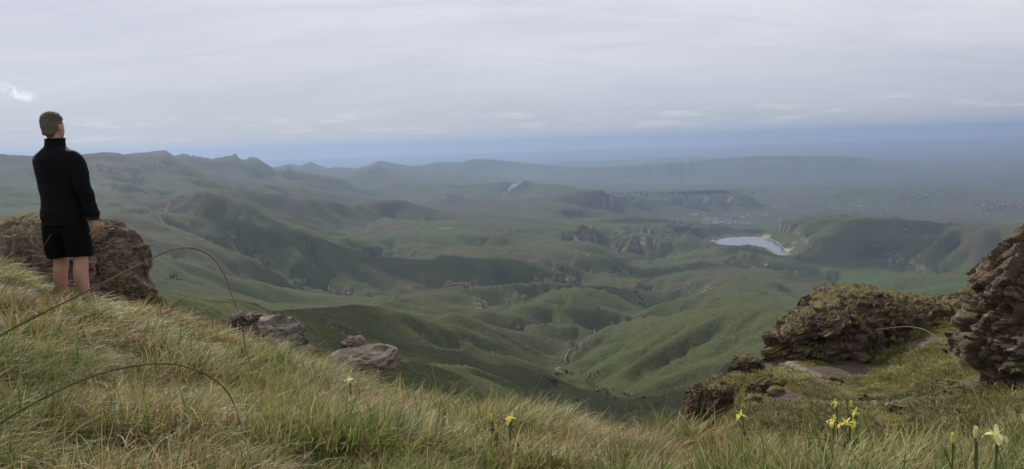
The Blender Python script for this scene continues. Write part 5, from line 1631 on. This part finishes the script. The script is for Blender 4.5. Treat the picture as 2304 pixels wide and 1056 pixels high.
def fuse(name, parts, voxel, smooth=4, mat=None, disp=None):
    """union of closed shells as one continuous skin"""
    V, F = [], []
    for v, f in parts:
        o = len(V); V += [tuple(x) for x in v]; F += [tuple(i + o for i in q) for q in f]
    me = bpy.data.meshes.new(name + '_raw'); me.from_pydata(V, [], F); me.update()
    bm = bmesh.new(); bm.from_mesh(me); bmesh.ops.recalc_face_normals(bm, faces=bm.faces); bm.to_mesh(me); bm.free()
    tmp = bpy.data.objects.new(name + '_raw', me); COL.objects.link(tmp)
    m = tmp.modifiers.new('r', 'REMESH'); m.mode = 'VOXEL'; m.voxel_size = voxel; m.adaptivity = 0.0
    if smooth:
        m = tmp.modifiers.new('s', 'SMOOTH'); m.factor = 0.5; m.iterations = smooth
    dg = bpy.context.evaluated_depsgraph_get(); dg.update()
    out = bpy.data.meshes.new_from_object(tmp.evaluated_get(dg))
    bpy.data.objects.remove(tmp); bpy.data.meshes.remove(me)
    out.name = name
    n = len(out.vertices)
    co = np.empty(n * 3, np.float32); out.vertices.foreach_get('co', co); co = co.reshape(-1, 3).astype(float)
    if disp is not None:
        nr = np.empty(n * 3, np.float32); out.vertices.foreach_get('normal', nr); nr = nr.reshape(-1, 3)
        co = disp(co, nr)
        out.vertices.foreach_set('co', co.astype(np.float32).ravel())
    out.polygons.foreach_set('use_smooth', np.ones(len(out.polygons), bool))
    out.materials.clear()
    if mat is not None:
        out.materials.append(mat)
    out.update()
    return out
def ball(c, r, n=14):
    bm = bmesh.new(); bmesh.ops.create_uvsphere(bm, u_segments=n * 2, v_segments=n, radius=1.0)
    V = [np.array(c) + np.array(v.co[:]) * np.array(r) for v in bm.verts]; F = [tuple(v.index for v in f.verts) for f in bm.faces]
    bm.free()
    return V, F
def turned(part, piv, rz, rx=0.0):
    M = np.array(Matrix.Rotation(rz, 3, 'Z') @ Matrix.Rotation(rx, 3, 'X'))
    V, F = part
    return [np.array(piv) + M @ (np.array(v) - np.array(piv)) for v in V], F

def cloth(name, col, rough=0.75, sheen=0.15, scale=900):
    g = NT(name)
    n = g.noise(g.objco(), scale, 2); n2 = g.noise(g.objco(), 9, 4, 0.6)
    c = g.mix(n2, tuple(x * 0.75 for x in col), tuple(x * 1.35 for x in col))
    b = g.bsdf(c, rough, g.bump(g.math('ADD', g.math('MULTIPLY', n, 0.06), g.math('MULTIPLY', n2, 0.5)), 0.02, 0.5), 0.12)
    b.inputs['Sheen Weight'].default_value = sheen
    return g.done(b)

def build_man():
    base = at_r(172, 706, 7.9)
    base[2] = zg(base[0], base[1]) + 0.0
    man = empty('person', base, R(-9))
    man.rotation_euler = (0, R(-1.6), R(-9))
    tag(man, 'man seen from behind in black jacket and shorts looking out over the valley', 'person')
    gs = NT('skin')
    ns = gs.noise(gs.objco(), 25, 4)
    nf = gs.noise(gs.objco(), 260, 2)
    skin = gs.done(gs.bsdf(gs.mix(ns, (0.36, 0.180, 0.125), (0.50, 0.285, 0.205)), 0.5, gs.bump(nf, 0.003, 0.4), 0.35, **{'Subsurface Weight': 0.08, 'Subsurface Scale': 0.02}))
    HP = (0.0, 0.005, 1.60)         # the head turns on this
    head = [ball((0, -.012, 1.705), (.076, .098, .098)), ball((0, .025, 1.655), (.066, .078, .090)), ball((0, .045, 1.605), (.046, .050, .042)),
            limb([(0, .095, 1.69), (0, .118, 1.655), (0, .105, 1.645)], [.010, .014, .010]), ball((0, .092, 1.618), (.022, .014, .012)),
            ball((.030, .080, 1.690), (.016, .012, .010)), ball((-.030, .080, 1.690), (.016, .012, .010)), limb([(-.040, .074, 1.714), (0, .086, 1.714), (.040, .074, 1.714)], [.010, .012, .010])]
    for s in (-1, 1):
        head += [limb([(s * .078, -.004, 1.640), (s * .088, -.016, 1.665), (s * .090, -.020, 1.692), (s * .080, -.004, 1.704)], [.010, .012, .012, .009], 0.55), ball((s * .080, -.006, 1.668), (.010, .020, .028))]
    head = [turned(h, HP, R(-3), R(-3)) for h in head]
    body = head + [limb([(0, -.012, 1.46), (0, -.006, 1.54), (0, .008, 1.62)], [.058, .056, .057])]
    body += [torso([(.86, .15, .10, 0, 0), (.95, .165, .115, 0, 0), (1.08, .145, .10, 0, .005), (1.25, .165, .115, 0, .0), (1.38, .165, .105, 0, -.008), (1.44, .085, .070, 0, -.012), (1.49, .06, .055, 0, -.01)])]
    # arms: the right one hangs, the left is bent in front
    RS, RE, RW = (.190, -.01, 1.400), (.250, -.035, 1.13), (.268, .025, .865)
    LS, LE, LW = (-.172, .015, 1.400), (-.185, .10, 1.15), (-.09, .23, 1.00)
    body += [limb([(.12, -.008, 1.385), (RS[0] - .01, RS[1], RS[2] - .03), RE, RW], [.045, .046, .040, .027]), limb([(-.12, -.008, 1.385), (LS[0] + .01, LS[1], LS[2] - .03), LE, LW], [.045, .046, .040, .027])]
    # right hand, hanging with the back of the hand outwards
    hx, hy, hz = RW
    body += [limb([(hx, hy, hz), (hx + .004, hy + .012, hz - .045), (hx + .004, hy + .020, hz - .095)], [.026, .032, .030], 1.25, 16)]
    for i, (dy, ln, cu) in enumerate(((.038, .078, .014), (.013, .088, .010), (-.012, .083, .016), (-.036, .066, .022))):
        k = (hx + .006, hy + .018 + dy, hz - .088)
        body.append(limb([k, (k[0] - .004, k[1] + .004, k[2] - ln * .42), (k[0] - .016 - cu, k[1] + .006, k[2] - ln * .75), (k[0] - .032 - cu, k[1] + .004, k[2] - ln)], [.0088, .0082, .0078, .0066], 1.0, 10))
    body.append(limb([(hx - .004, hy + .030, hz - .030), (hx - .012, hy + .062, hz - .062), (hx - .018, hy + .072, hz - .094), (hx - .022, hy + .070, hz - .118)], [.014, .0125, .011, .009], 1.0, 10))
    # left hand in front of the belt
    hx, hy, hz = LW
    body += [limb([(hx, hy, hz), (hx + .045, hy + .02, hz - .01), (hx + .09, hy + .02, hz - .02)], [.026, .031, .028], 1.2, 14)]
    for i, dz in enumerate((.03, .01, -.01, -.03)):
        k = (hx + .085, hy + .022, hz - .02 + dz)
        body.append(limb([k, (k[0] + .035, k[1], k[2] - .006), (k[0] + .06, k[1] - .015, k[2] - .012), (k[0] + .07, k[1] - .03, k[2] - .014)], [.0105, .0098, .009, .008], 1.0, 10))
    body.append(limb([(hx + .03, hy, hz + .022), (hx + .06, hy - .005, hz + .05), (hx + .085, hy - .005, hz + .06)], [.013, .012, .0095], 1.0, 10))
    for s, fx, fy, kn in ((-1, -.140, .03, -.122), (1, .145, -.03, .128)):
        body.append(limb([(s * .09, 0, .93), (s * .098, .005, .72), (kn, fy + .018, .50), (kn + s * .002, fy - .016, .36), (fx, fy - .010, .20), (fx, fy - .012, .10), (fx, fy, .04)],
                         [.092, .082, .058, .061, .044, .037, .040], 1.08, 20, 5))
        body.append(ball((kn, fy + .035, .49), (.043, .036, .052)))
        body.append(ball((kn + s * .004, fy - .034, .345), (.046, .038, .085)))
        body.append(limb([(fx, fy - .05, .035), (fx + s * .012, fy + .06, .040), (fx + s * .03, fy + .16, .025)], [.035, .040, .028], .8))
    obj('body', fuse('body', body, .005, 4, skin), man)
    # hair: close cropped at the sides, longer on top
    gh = NT('short_hair')
    nh = gh.noise(gh.mapv(gh.objco(), (240, 240, 60)), 1.0, 3, 0.7)
    hair_m = gh.done(gh.bsdf(gh.mix(nh, (0.058, 0.045, 0.035), (0.21, 0.165, 0.120)), 0.65, gh.bump(nh, 0.006, 1.0), 0.3))
    def hair_disp(co, nr):
        y, z = co[:, 1], co[:, 2]
        line = np.interp(y, [-.10, -.06, -.03, .0, .03, .06, .10], [1.600, 1.606, 1.640, 1.690, 1.705, 1.742, 1.765]) + .004 * fbm(co * 70, 2, 3)
        on = sstep(-.012, .010, z - line)
        top = sstep(1.72, 1.79, z)
        d = on * (.0025 + .0035 * fbm(co * 75, 3, 9) + .006 * top + .005 * top * fbm(co * np.array([[60, 60, 30]]), 3, 8)) - (1 - on) * .016
        co = co + nr * d[:, None]
        M = np.array(Matrix.Rotation(R(-3), 3, 'Z') @ Matrix.Rotation(R(-3), 3, 'X'))
        return np.array(HP) + (co - np.array(HP)) @ M.T
    hp = [ball((0, -.012, 1.705), (.0775, .0995, .0995)), ball((0, .025, 1.655), (.066, .078, .090)), ball((0, -.030, 1.650), (.066, .068, .075)), ball((0, -.022, 1.600), (.058, .058, .05))]
    hm = fuse('hair', hp, .0055, 5, hair_m, hair_disp)
    hair = obj('hair', hm, man)
    rs = np.random.default_rng(12)
    n_ = len(hm.vertices)
    hc = np.empty(n_ * 3, np.float32); hm.vertices.foreach_get('co', hc); hc = hc.reshape(-1, 3).astype(float)
    hn = np.empty(n_ * 3, np.float32); hm.vertices.foreach_get('normal', hn); hn = hn.reshape(-1, 3).astype(float)
    yl = np.interp(hc[:, 1], [-.10, -.06, -.03, .0, .03, .06, .10], [1.600, 1.606, 1.640, 1.690, 1.705, 1.742, 1.765])
    ok = np.nonzero(hc[:, 2] > yl + .006)[0]
    pick = rs.choice(ok, 5200)
    hc, hn = hc[pick], hn[pick]
    ln = (.005 + .013 * sstep(1.70, 1.77, hc[:, 2])) * rs.uniform(.6, 1.3, len(pick))
    dr = hn * .8 + rs.normal(0, .35, hn.shape) + np.array([[0, .25, -.25]]); dr /= np.linalg.norm(dr, axis=1, keepdims=True)
    sdv = np.cross(dr, rs.normal(0, 1, dr.shape)); sdv /= np.linalg.norm(sdv, axis=1, keepdims=True)
    HV = np.stack([hc - sdv * .0009 - hn * .002, hc + sdv * .0009 - hn * .002, hc + dr * ln[:, None]], 1).reshape(-1, 3)
    obj('strands', mesh_np('strands', HV, np.arange(len(HV)).reshape(-1, 3), False, hair_m), hair)
    # jacket
    navy = cloth('black_softshell', (0.0045, 0.0045, 0.0062), 0.80, 0.0)
    def folds(co, nr):
        z = co[:, 2]
        d = .010 * fbm(co * np.array([[5, 5, 11]]) + 3, 3, 4) * (1 - .5 * sstep(1.2, 1.45, z))
        d += .007 * np.abs(fbm(co * np.array([[7, 7, 20]]) + 8, 2, 5)) * sstep(1.15, .9, z)
        d += .012 * (0.5 - np.abs(fbm(co * np.array([[4, 4, 9]]) + np.array([[0, 0, 2.0]]) * co[:, 0:1], 3, 6))) * (np.exp(-((z - 1.12) / .10) ** 2) + np.exp(-((z - .90) / .07) ** 2))
        return co + nr * d[:, None]
    jk = [torso([(.820, .192, .150, .0, .0), (.86, .196, .152, 0, 0), (.95, .190, .148, 0, .0), (1.06, .182, .138, 0, .005), (1.20, .192, .142, 0, 0), (1.33, .206, .146, 0, -.008), (1.40, .200, .138, 0, -.012), (1.455, .160, .115, 0, -.014), (1.495, .108, .092, 0, -.012), (1.52, .080, .078, 0, -.006)], 40),
          limb([(.10, -.010, 1.41), (.165, -.01, 1.405), (.208, -.012, 1.34), (RE[0], RE[1], RE[2] + .02), (RW[0] + .002, RW[1] - .004, RW[2] + .035), (RW[0] + .004, RW[1] + .004, RW[2] - .012)], [.070, .074, .074, .066, .054, .049], 1.08, 20),
          limb([(-.10, -.010, 1.41), (-.155, -.0, 1.405), (-.178, .03, 1.34), (LE[0], LE[1], LE[2] + .02), (LW[0] - .012, LW[1] - .035, LW[2] + .005), (LW[0], LW[1], LW[2])], [.070, .074, .074, .064, .052, .046], 1.08, 20)]
    jacket = obj('jacket', fuse('jacket', jk, .0075, 22, navy, folds), man)
    def band(name, levels, n=40, thick=.006, mat=navy):
        """an open standing band of cloth with real thickness"""
        rings = [((x, y, z), (w, 0, 0), (0, d, 0)) for z, w, d, x, y in levels] + [((x, y, z), (w - thick, 0, 0), (0, d - thick, 0)) for z, w, d, x, y in levels[::-1]]
        V, F = ring_tube(rings, n)
        F = F[:-2]
        m_ = len(rings)
        F += [((m_ - 1) * n + k, (m_ - 1) * n + (k + 1) % n, (k + 1) % n, k) for k in range(n)]
        me = bpy.data.meshes.new(name); me.from_pydata([tuple(v) for v in V], [], F); me.materials.append(mat)
        bm = bmesh.new(); bm.from_mesh(me); bmesh.ops.recalc_face_normals(bm, faces=bm.faces); bm.to_mesh(me); bm.free()
        me.polygons.foreach_set('use_smooth', np.ones(len(me.polygons), bool))
        return me
    obj('collar', band('collar', [(1.495, .092, .090, .0, -.004), (1.525, .083, .086, .002, .0), (1.560, .080, .084, .004, .004), (1.582, .083, .087, .005, .006)]), jacket)
    obj('hem_band', band('hem_band', [(.806, .188, .147, 0, 0), (.822, .197, .155, 0, 0), (.840, .197, .155, 0, 0)]), jacket)
    c_ = cloth('cuff_cloth', (0.010, 0.010, 0.013), 0.7)
    cx, cy, cz = RW[0] + .004, RW[1] + .003, RW[2] - .014
    obj('cuff', band('cuff', [(cz - .012, .047, .050, cx, cy + .002), (cz + .014, .052, .056, cx, cy - .002)], 24, .005, c_), jacket)
    # shorts
    black = cloth('black_shorts', (0.0030, 0.0030, 0.0034), 0.85, 0.0)
    def sfold(co, nr):
        z = co[:, 2]
        d = .009 * fbm(co * np.array([[9, 9, 3]]), 3, 14) * sstep(.95, .60, z)
        return co + nr * d[:, None]
    sh = [torso([(.72, .150, .115, 0, 0), (.78, .180, .135, 0, 0), (.88, .180, .135, 0, 0), (.97, .165, .122, 0, 0)], 36)]
    for s, kn, fy in ((-1, -.114, .02), (1, .120, -.015)):
        sh.append(limb([(s * .085, 0, .86), (s * .096, .002, .74), (kn, fy * .6 + .006, .62), (kn, fy + .008, .520)], [.108, .112, .104, .098], 1.14, 26))
    obj('shorts', fuse('shorts', sh, .0085, 12, black, sfold), man)
    # walking shoes, mostly in the grass
    shoe_m = cloth('grey_shoe', (0.03, 0.03, 0.033), 0.8, 0.0)
    for s, fx, fy in ((-1, -.140, .03), (1, .145, -.03)):
        V = [limb([(fx - s * .004, fy - .075, .045), (fx, fy - .02, .055), (fx + s * .014, fy + .07, .050), (fx + s * .032, fy + .175, .036)], [.040, .048, .050, .036], .85, 18),
             limb([(fx, fy - .012, .05), (fx, fy - .012, .115)], [.050, .048], 1.1, 18)]
        sh_ = obj('shoe', fuse('shoe', V, .007, 3, shoe_m), man)
if 'man' not in SKIP:
    build_man()

# ------------------------------------------------------------------ things on the far land
def on_terrain(u, v, r0=600.0, r1=40000.0):
    d = ray(u, v)
    rr = np.exp(np.linspace(math.log(r0), math.log(r1), 1400))
    k = rr / math.hypot(d[0], d[1])
    x, y, z = d[0] * k, d[1] * k, d[2] * k
    h = zt(x, y)
    hit = np.nonzero(z < h)[0]
    if not len(hit):
        return None
    i = hit[0]
    return np.array([x[i], y[i], h[i]])

def build_stream():
    g = NT('stream_water')
    n = g.noise(g.pos(), 0.15, 3)
    mat = g.done(g.bsdf(g.mix(n, (0.08, 0.09, 0.09), (0.26, 0.26, 0.25)), 0.25, None, 0.5))
    k = 0
    for seg in ([(1345, 745), (1330, 757), (1316, 768), (1304, 778)], [(1296, 786), (1284, 795), (1274, 805), (1270, 815), (1275, 820)], [(1266, 826), (1254, 830), (1262, 836), (1272, 840)], [(1316, 870), (1330, 876)]):
        P = [on_terrain(u, v) for u, v in resample(np.array(seg, float), 3)]
        P = np.array([p for p in P if p is not None])
        P[:, 0] += 11 * vnoise(P[:, :2] / 38, 81); P[:, 1] += 16 * vnoise(P[:, :2] / 38, 82)
        P[:, 2] = zt(P[:, 0], P[:, 1])
        V, F = [], []
        for i, p in enumerate(P):
            t = (P[min(i + 1, len(P) - 1)] - P[max(i - 1, 0)])[:2]; t /= np.hypot(*t) + 1e-9
            w = 1.0 + 0.5 * math.sin(i * 1.7)
            for s in (-1, 1):
                x, y = p[0] - t[1] * w * s, p[1] + t[0] * w * s
                V.append((x, y, max(zt(x, y), p[2] - 1) + 1.2))
        F = [(2 * i, 2 * i + 1, 2 * i + 3, 2 * i + 2) for i in range(len(P) - 1)]
        o = obj('stream', mesh_np('stream', np.array(V), np.array(F), True, mat))
        tag(o, ('glinting reach of the stream farthest up the valley', 'bending reach of the stream at the foot of the green hillside', 'short braided reach of the stream below the dark spurs', 'small glint of the stream nearest the viewer')[k], 'stream', None, 'structure')
        k += 1

def house_mesh(L_, W_, H_, wall, roof):
    V = [(-L_, -W_, 0), (L_, -W_, 0), (L_, W_, 0), (-L_, W_, 0), (-L_, -W_, H_), (L_, -W_, H_), (L_, W_, H_), (-L_, W_, H_)]
    me = bpy.data.meshes.new('wall')
    me.from_pydata(V + [(-L_, 0, H_ * 1.6), (L_, 0, H_ * 1.6)], [], [(0, 1, 5, 4), (1, 2, 6, 9, 5), (2, 3, 7, 6), (3, 0, 4, 8, 7)])
    me.materials.append(wall)
    e, z = 1.12, H_ * 0.96
    mr = bpy.data.meshes.new('roof')
    mr.from_pydata([(-L_ * e, -W_ * e, z), (L_ * e, -W_ * e, z), (L_ * e, 0, H_ * 1.65), (-L_ * e, 0, H_ * 1.65), (-L_ * e, W_ * e, z), (L_ * e, W_ * e, z),
                    (-L_ * e, -W_ * e, z - .3), (L_ * e, -W_ * e, z - .3), (L_ * e, W_ * e, z - .3), (-L_ * e, W_ * e, z - .3)], [], [(0, 1, 2, 3), (3, 2, 5, 4), (0, 6, 7, 1), (4, 5, 8, 9), (6, 9, 8, 7)])
    mr.materials.append(roof)
    return me, mr

def build_settlement():
    rs = np.random.default_rng(31)
    walls = [plain('house_wall_cream', (0.36, 0.32, 0.26), .8, .1, 0, .5), plain('house_wall_brick', (0.34, 0.20, 0.14), .85, .2, 0, .5), plain('house_wall_white', (0.46, 0.45, 0.43), .8, .05, 0, .5)]
    roofs = [plain('roof_tin', (0.36, 0.37, 0.39), .4, .1, 0, .5), plain('roof_red', (0.30, 0.11, 0.08), .7, .2, 0, .5), plain('roof_white', (0.50, 0.50, 0.49), .5, .05, 0, .5), plain('roof_dark', (0.10, 0.10, 0.11), .6, .2, 0, .5)]
    kinds = [house_mesh(9, 6, 4.5, walls[a], roofs[b]) for a, b in ((0, 0), (2, 2), (1, 0), (0, 2), (1, 1), (2, 0), (0, 3))]
    areas = [((1560, 1725), (480, 502), 60, 'small pale house of the township beyond the lake at the foot of the wooded mesa', 'houses beyond the lake'),
             ((1745, 1905), (458, 480), 55, 'small house on the plain behind the hill to the right of the lake', 'houses behind the lake hill'),
             ((1905, 2060), (452, 480), 45, 'small house among the scattered homesteads in the middle of the plain', 'homesteads on the plain'),
             ((1985, 2170), (420, 446), 50, 'small house on the low wooded rise of the plain', 'houses on the low rise'),
             ((2120, 2296), (452, 486), 40, 'small house at the right end of the plain near the crag', 'houses at the right end of the plain')]
    for (u0, u1), (v0, v1), n, lab, grp in areas:
        n = int(n * 0.8)
        cl = [(rs.uniform(u0, u1), rs.uniform(v0, v1)) for _ in range(6)]
        done = 0
        while done < n:
            c = cl[rs.integers(6)]
            u, v = rs.normal(c[0], (u1 - u0) * .13), rs.normal(c[1], (v1 - v0) * .13)
            p = on_terrain(u, v, 5000)
            done += 1
            if p is None:
                continue
            w, r_ = kinds[rs.integers(len(kinds))]
            e = empty('house', (p[0], p[1], p[2] - .6), rs.uniform(0, 3.1))
            s = rs.uniform(.7, 1.2)
            e.scale = (s, s, s)
            obj('wall', w, e); obj('roof', r_, e)
            tag(e, lab, 'house', grp)
    # farther streets that read as one mass
    V, F = [], []
    for _ in range(1500):
        a = ((1730, 2300, 392, 452), (1500, 1900, 398, 420), (1880, 2300, 440, 478), (1580, 1760, 484, 505))[rs.integers(4)]
        p = on_terrain(rs.uniform(a[0], a[1]), rs.uniform(a[2], a[3]), 6500)
        if p is None or vnoise(np.array([[p[0] / 900, p[1] / 900]]), 5)[0] < 0.05:
            continue
        L_, W_, H_ = rs.uniform(6, 14), rs.uniform(5, 8), rs.uniform(4, 6); t = rs.uniform(0, 3.1)
        c, s = math.cos(t), math.sin(t)
        b = len(V)
        for x, y, z in ((-L_, -W_, -1), (L_, -W_, -1), (L_, W_, -1), (-L_, W_, -1), (-L_, -W_, H_), (L_, -W_, H_), (L_, W_, H_), (-L_, W_, H_)):
            V.append((p[0] + c * x - s * y, p[1] + s * x + c * y, p[2] + z))
        F += [(b, b + 1, b + 5, b + 4), (b + 1, b + 2, b + 6, b + 5), (b + 2, b + 3, b + 7, b + 6), (b + 3, b, b + 4, b + 7), (b + 4, b + 5, b + 6, b + 7)]
    g = NT('far_roofs')
    n = g.noise(g.pos(), 0.02, 2)
    mat = g.done(g.bsdf(g.mix(g.ramp(n, .35, .65), (0.16, 0.13, 0.11), (0.42, 0.41, 0.39)), .7))
    tag(obj('far_settlement', mesh_np('far_settlement', np.array(V), np.array(F), False, mat)), 'far scattered roofs of the settlements that read as one mass', 'settlement', None, 'stuff')

def tree_mats():
    g = NT('tree_leaves')
    n = g.noise(g.pos(), 0.35, 4, 0.7)
    leaf = g.done(g.bsdf(g.mix(g.ramp(n, .35, .65), (0.018, 0.026, 0.012), (0.048, 0.064, 0.026)), .85, None, .1))
    return leaf, plain('tree_bark', (0.06, 0.045, 0.035), .9, .3, 0, 2)
def crown_geo(rs, n, rad, h0, h1, leaf):
    """leaf clumps spread through a crown: many small tilted quads"""
    V, F = [], []
    for _ in range(n):
        d = rs.normal(0, 1, 3); d /= np.linalg.norm(d); q = rs.uniform(.35, 1) ** .5 * (0.8 + .35 * math.sin(3 * d[0] + 5 * d[1]))
        c = np.array([d[0] * rad * q, d[1] * rad * q, (h0 + h1) / 2 + d[2] * (h1 - h0) / 2 * q])
        a = rs.normal(0, 1, 3); a /= np.linalg.norm(a); b = np.cross(a, rs.normal(0, 1, 3)); b /= np.linalg.norm(b)
        s = leaf * rs.uniform(.6, 1.3)
        k = len(V)
        V += [c - a * s - b * s * .6, c + a * s - b * s * .7, c + a * s * .8 + b * s, c - a * s + b * s * .7]
        F.append((k, k + 1, k + 2, k + 3))
    return V, F

def build_trees():
    rs = np.random.default_rng(41)
    leaf, bark = tree_mats()
    crowns = []
    for k in range(4):
        V, F = crown_geo(rs, 240, 4.5, 2.2, 9.5, 0.9)
        crowns.append(mesh_np('crown', np.array(V), np.array(F), False, leaf))
    tv, tf = ring_tube([((0, 0, -1), (.5, 0, 0), (0, .5, 0)), ((.1, 0, 2), (.38, 0, 0), (0, .38, 0)), ((.2, .1, 6.5), (.14, 0, 0), (0, .14, 0))], 7)
    trunk = bpy.data.meshes.new('trunk'); trunk.from_pydata([tuple(v) for v in tv], [], tf); trunk.materials.append(bark)
    spots = [(1431, 661, 1.5, 'large dark round tree in the side valley below the cliff'), (1438, 670, 1.0, 'small tree just below the large round one'), (1444, 678, 1.0, 'tree in the middle of the row above the gorge'), (1440, 686, .9, 'low tree near the lower end of the row above the gorge'),
             (1448, 690, .8, 'lowest tree of the row above the gorge'), (1046, 650, .9, 'left of two dark bushes on the skyline of the bench'), (1052, 650, .8, 'right of two dark bushes on the skyline of the bench'),
             (1405, 890, .62, 'upper of the bushes on the open slope by the ravine'), (1413, 892, .5, 'second bush on the open slope by the ravine'), (1448, 898, .6, 'bush farther right on the open slope by the ravine'), (1384, 897, .5, 'bush nearest the ravine on its right side'),
             (1348, 700, .9, 'lone bush on the spur left of the gorge'), (1300, 905, .6, 'dark bush in the hollow below the last knoll')]
    for k, (u, v, s, lab) in enumerate(spots):
        p = on_terrain(u, v)
        if p is None:
            continue
        e = empty('tree', (p[0], p[1], p[2] - .3), k * 1.1)
        e.scale = (s * 1.25, s * 1.25, s)
        obj('trunk', trunk, e); obj('crown', crowns[k % 4], e)
        tag(e, lab, 'tree')
    # woods and thickets that read as one mass
    def wood(name, lab, spots, size, seed):
        r2 = np.random.default_rng(seed)
        V, F = [], []
        for u, v in spots:
            p = on_terrain(u, v, 900)
            if p is None:
                continue
            s = size * r2.uniform(.6, 1.3)
            v_, f_ = crown_geo(r2, 26, s * .55, 0, s * 1.3, s * .26)
            b = len(V)
            V += [p + q for q in v_]; F += [tuple(i + b for i in q) for q in f_]
        if V:
            tag(obj(name, mesh_np(name, np.array(V), np.array(F), False, leaf)), lab, 'wood', None, 'stuff')
    def cloudpts(boxes, n, seed):
        r2 = np.random.default_rng(seed); out = []
        for (u0, u1, v0, v1) in boxes:
            for _ in range(n):
                out.append((r2.normal((u0 + u1) / 2, (u1 - u0) * .36), r2.normal((v0 + v1) / 2, (v1 - v0) * .36)))
        return out
    wood('rim_wood', 'dark planted wood along the rim of the mesa', cloudpts([(1415, 1660, 433, 439), (1560, 1645, 431, 435)], 260, 1), 17, 2)
    wood('hollow_wood', 'dark wood in the hollow below the wooded mesa', cloudpts([(1258, 1302, 476, 490)], 110, 3), 9, 4)
    wood('valley_thicket', 'dark thickets in the folds of the hills on the left', cloudpts([(594, 622, 594, 604), (382, 402, 622, 634), (660, 700, 640, 652)], 16, 5), 4, 6)
    wood('ravine_thicket', 'dark scrub filling the ravine of the stream', cloudpts([(1350, 1382, 872, 900), (1308, 1345, 838, 855), (1236, 1262, 858, 868), (1260, 1290, 838, 845)], 18, 7), 3.0, 8)
    wood('plain_woods', 'dark shelter belts and gardens among the settlements of the plain', cloudpts([(1900, 2160, 424, 440), (2040, 2160, 436, 450), (2190, 2290, 455, 480), (1760, 2050, 462, 486), (1500, 1560, 505, 530)], 150, 9), 8, 10)

def build_smoke():
    base = on_terrain(1131, 446, 6000)
    if base is None:
        return
    # a leaning funnel of air with the smoke as drifting density inside it
    H_, LEAN = 240.0, 260.0
    rings = []
    for i in range(9):
        f = i / 8
        rings.append(((LEAN * f ** 1.2, 0, H_ * f), (12 + 95 * f, 0, 0), (0, 10 + 60 * f, 0)))
    V, F = ring_tube(rings, 18)
    me = bpy.data.meshes.new('smoke'); me.from_pydata([tuple(v) for v in V], [], F)
    g = NT('smoke')
    sep = g.n('ShaderNodeSeparateXYZ'); co = g.objco(); g.t.links.new(co, sep.inputs[0])
    f = g.math('DIVIDE', sep.outputs[2], H_, True)
    cx = g.math('MULTIPLY', g.math('POWER', f, 1.2), LEAN)
    w = g.math('ADD', 9.0, g.math('MULTIPLY', f, 80.0))
    dx = g.math('DIVIDE', g.math('SUBTRACT', sep.outputs[0], cx), w)
    dy = g.math('DIVIDE', sep.outputs[1], g.math('MULTIPLY', w, 0.65))
    q = g.math('ADD', g.math('MULTIPLY', dx, dx), g.math('MULTIPLY', dy, dy))
    fall = g.math('MULTIPLY', g.ramp(q, 0.0, 1.0, 1.0, 0.0), g.ramp(f, 0.65, 1.0, 1.0, 0.0))
    n = g.ramp(g.noise(co, 0.022, 4, 0.6, 0.6), 0.40, 0.68)
    dens = g.math('MULTIPLY', g.math('MULTIPLY', fall, n), g.math('ADD', 0.010, g.math('DIVIDE', 0.050, g.math('ADD', 1.0, g.math('MULTIPLY', f, 5.0)))))
    v = g.n('ShaderNodeVolumePrincipled')
    v.inputs['Color'].default_value = (0.93, 0.95, 1.0, 1)
    g.t.links.new(dens, v.inputs['Density'])
    g.t.links.new(v.outputs[0], g.out.inputs['Volume'])
    me.materials.append(g.m)
    bm = bmesh.new(); bm.from_mesh(me); bmesh.ops.recalc_face_normals(bm, faces=bm.faces); bm.to_mesh(me); bm.free()
    o = obj('smoke', me, None, base)
    tag(o, 'thin white plume of smoke rising from a grass fire on the plateau', 'smoke', None, 'stuff')

def build_clouds():
    """the broken cloud that shades parts of the valley, high above the picture"""
    g = NT('cloud_white')
    d = g.bsdf((0.85, 0.86, 0.88), 1.0, None, 0.0)
    tr = g.n('ShaderNodeBsdfTranslucent'); tr.inputs['Color'].default_value = (0.8, 0.82, 0.85, 1)
    mx = g.n('ShaderNodeMixShader'); mx.inputs[0].default_value = 0.45
    g.t.links.new(d.outputs[0], mx.inputs[1]); g.t.links.new(tr.outputs[0], mx.inputs[2])
    mat = g.done(mx)
    H = 2600.0
    for k, (u, v, r, sx, sy, rz) in enumerate([(930, 770, 1.35, 620, 330, .5), (620, 720, .8, 360, 330, .2), (1000, 620, 3.6, 760, 300, .0), (1950, 545, 5.3, 900, 330, .1), (640, 560, 3.8, 420, 330, .3), (1480, 610, 4.2, 330, 260, .2), (1500, 505, 7.0, 700, 330, 0.0)]):
        t = at_r(u, v, r * 1000)
        s = (H - t[2]) / _sd.z
        c = t + np.array(_sd[:]) * s
        rs = np.random.default_rng(700 + k)
        parts = []
        for i in range(26):
            a = rs.uniform(0, 6.28); q = math.sqrt(rs.uniform())
            w = rs.uniform(.22, .42)
            parts.append(ball((q * math.cos(a) * sx * .8, q * math.sin(a) * sy * .8, rs.uniform(0, 60)), (sx * w, sy * w, rs.uniform(60, 130)), 6))
        me = fuse('cloud', parts, 40.0, 2, mat, lambda co, nr: co + nr * (45 * fbm(co / 130, 3, 3))[:, None])
        o = obj('cloud', me, None, c)
        o.rotation_euler = (0, 0, rz)
        tag(o, 'white flat bottomed cloud floating high above the valley', 'cloud', 'clouds above the valley', 'structure')
if 'terrain' not in SKIP and 'far' not in SKIP:
    build_stream()
    build_settlement()
    build_trees()
    build_smoke()
    build_clouds()
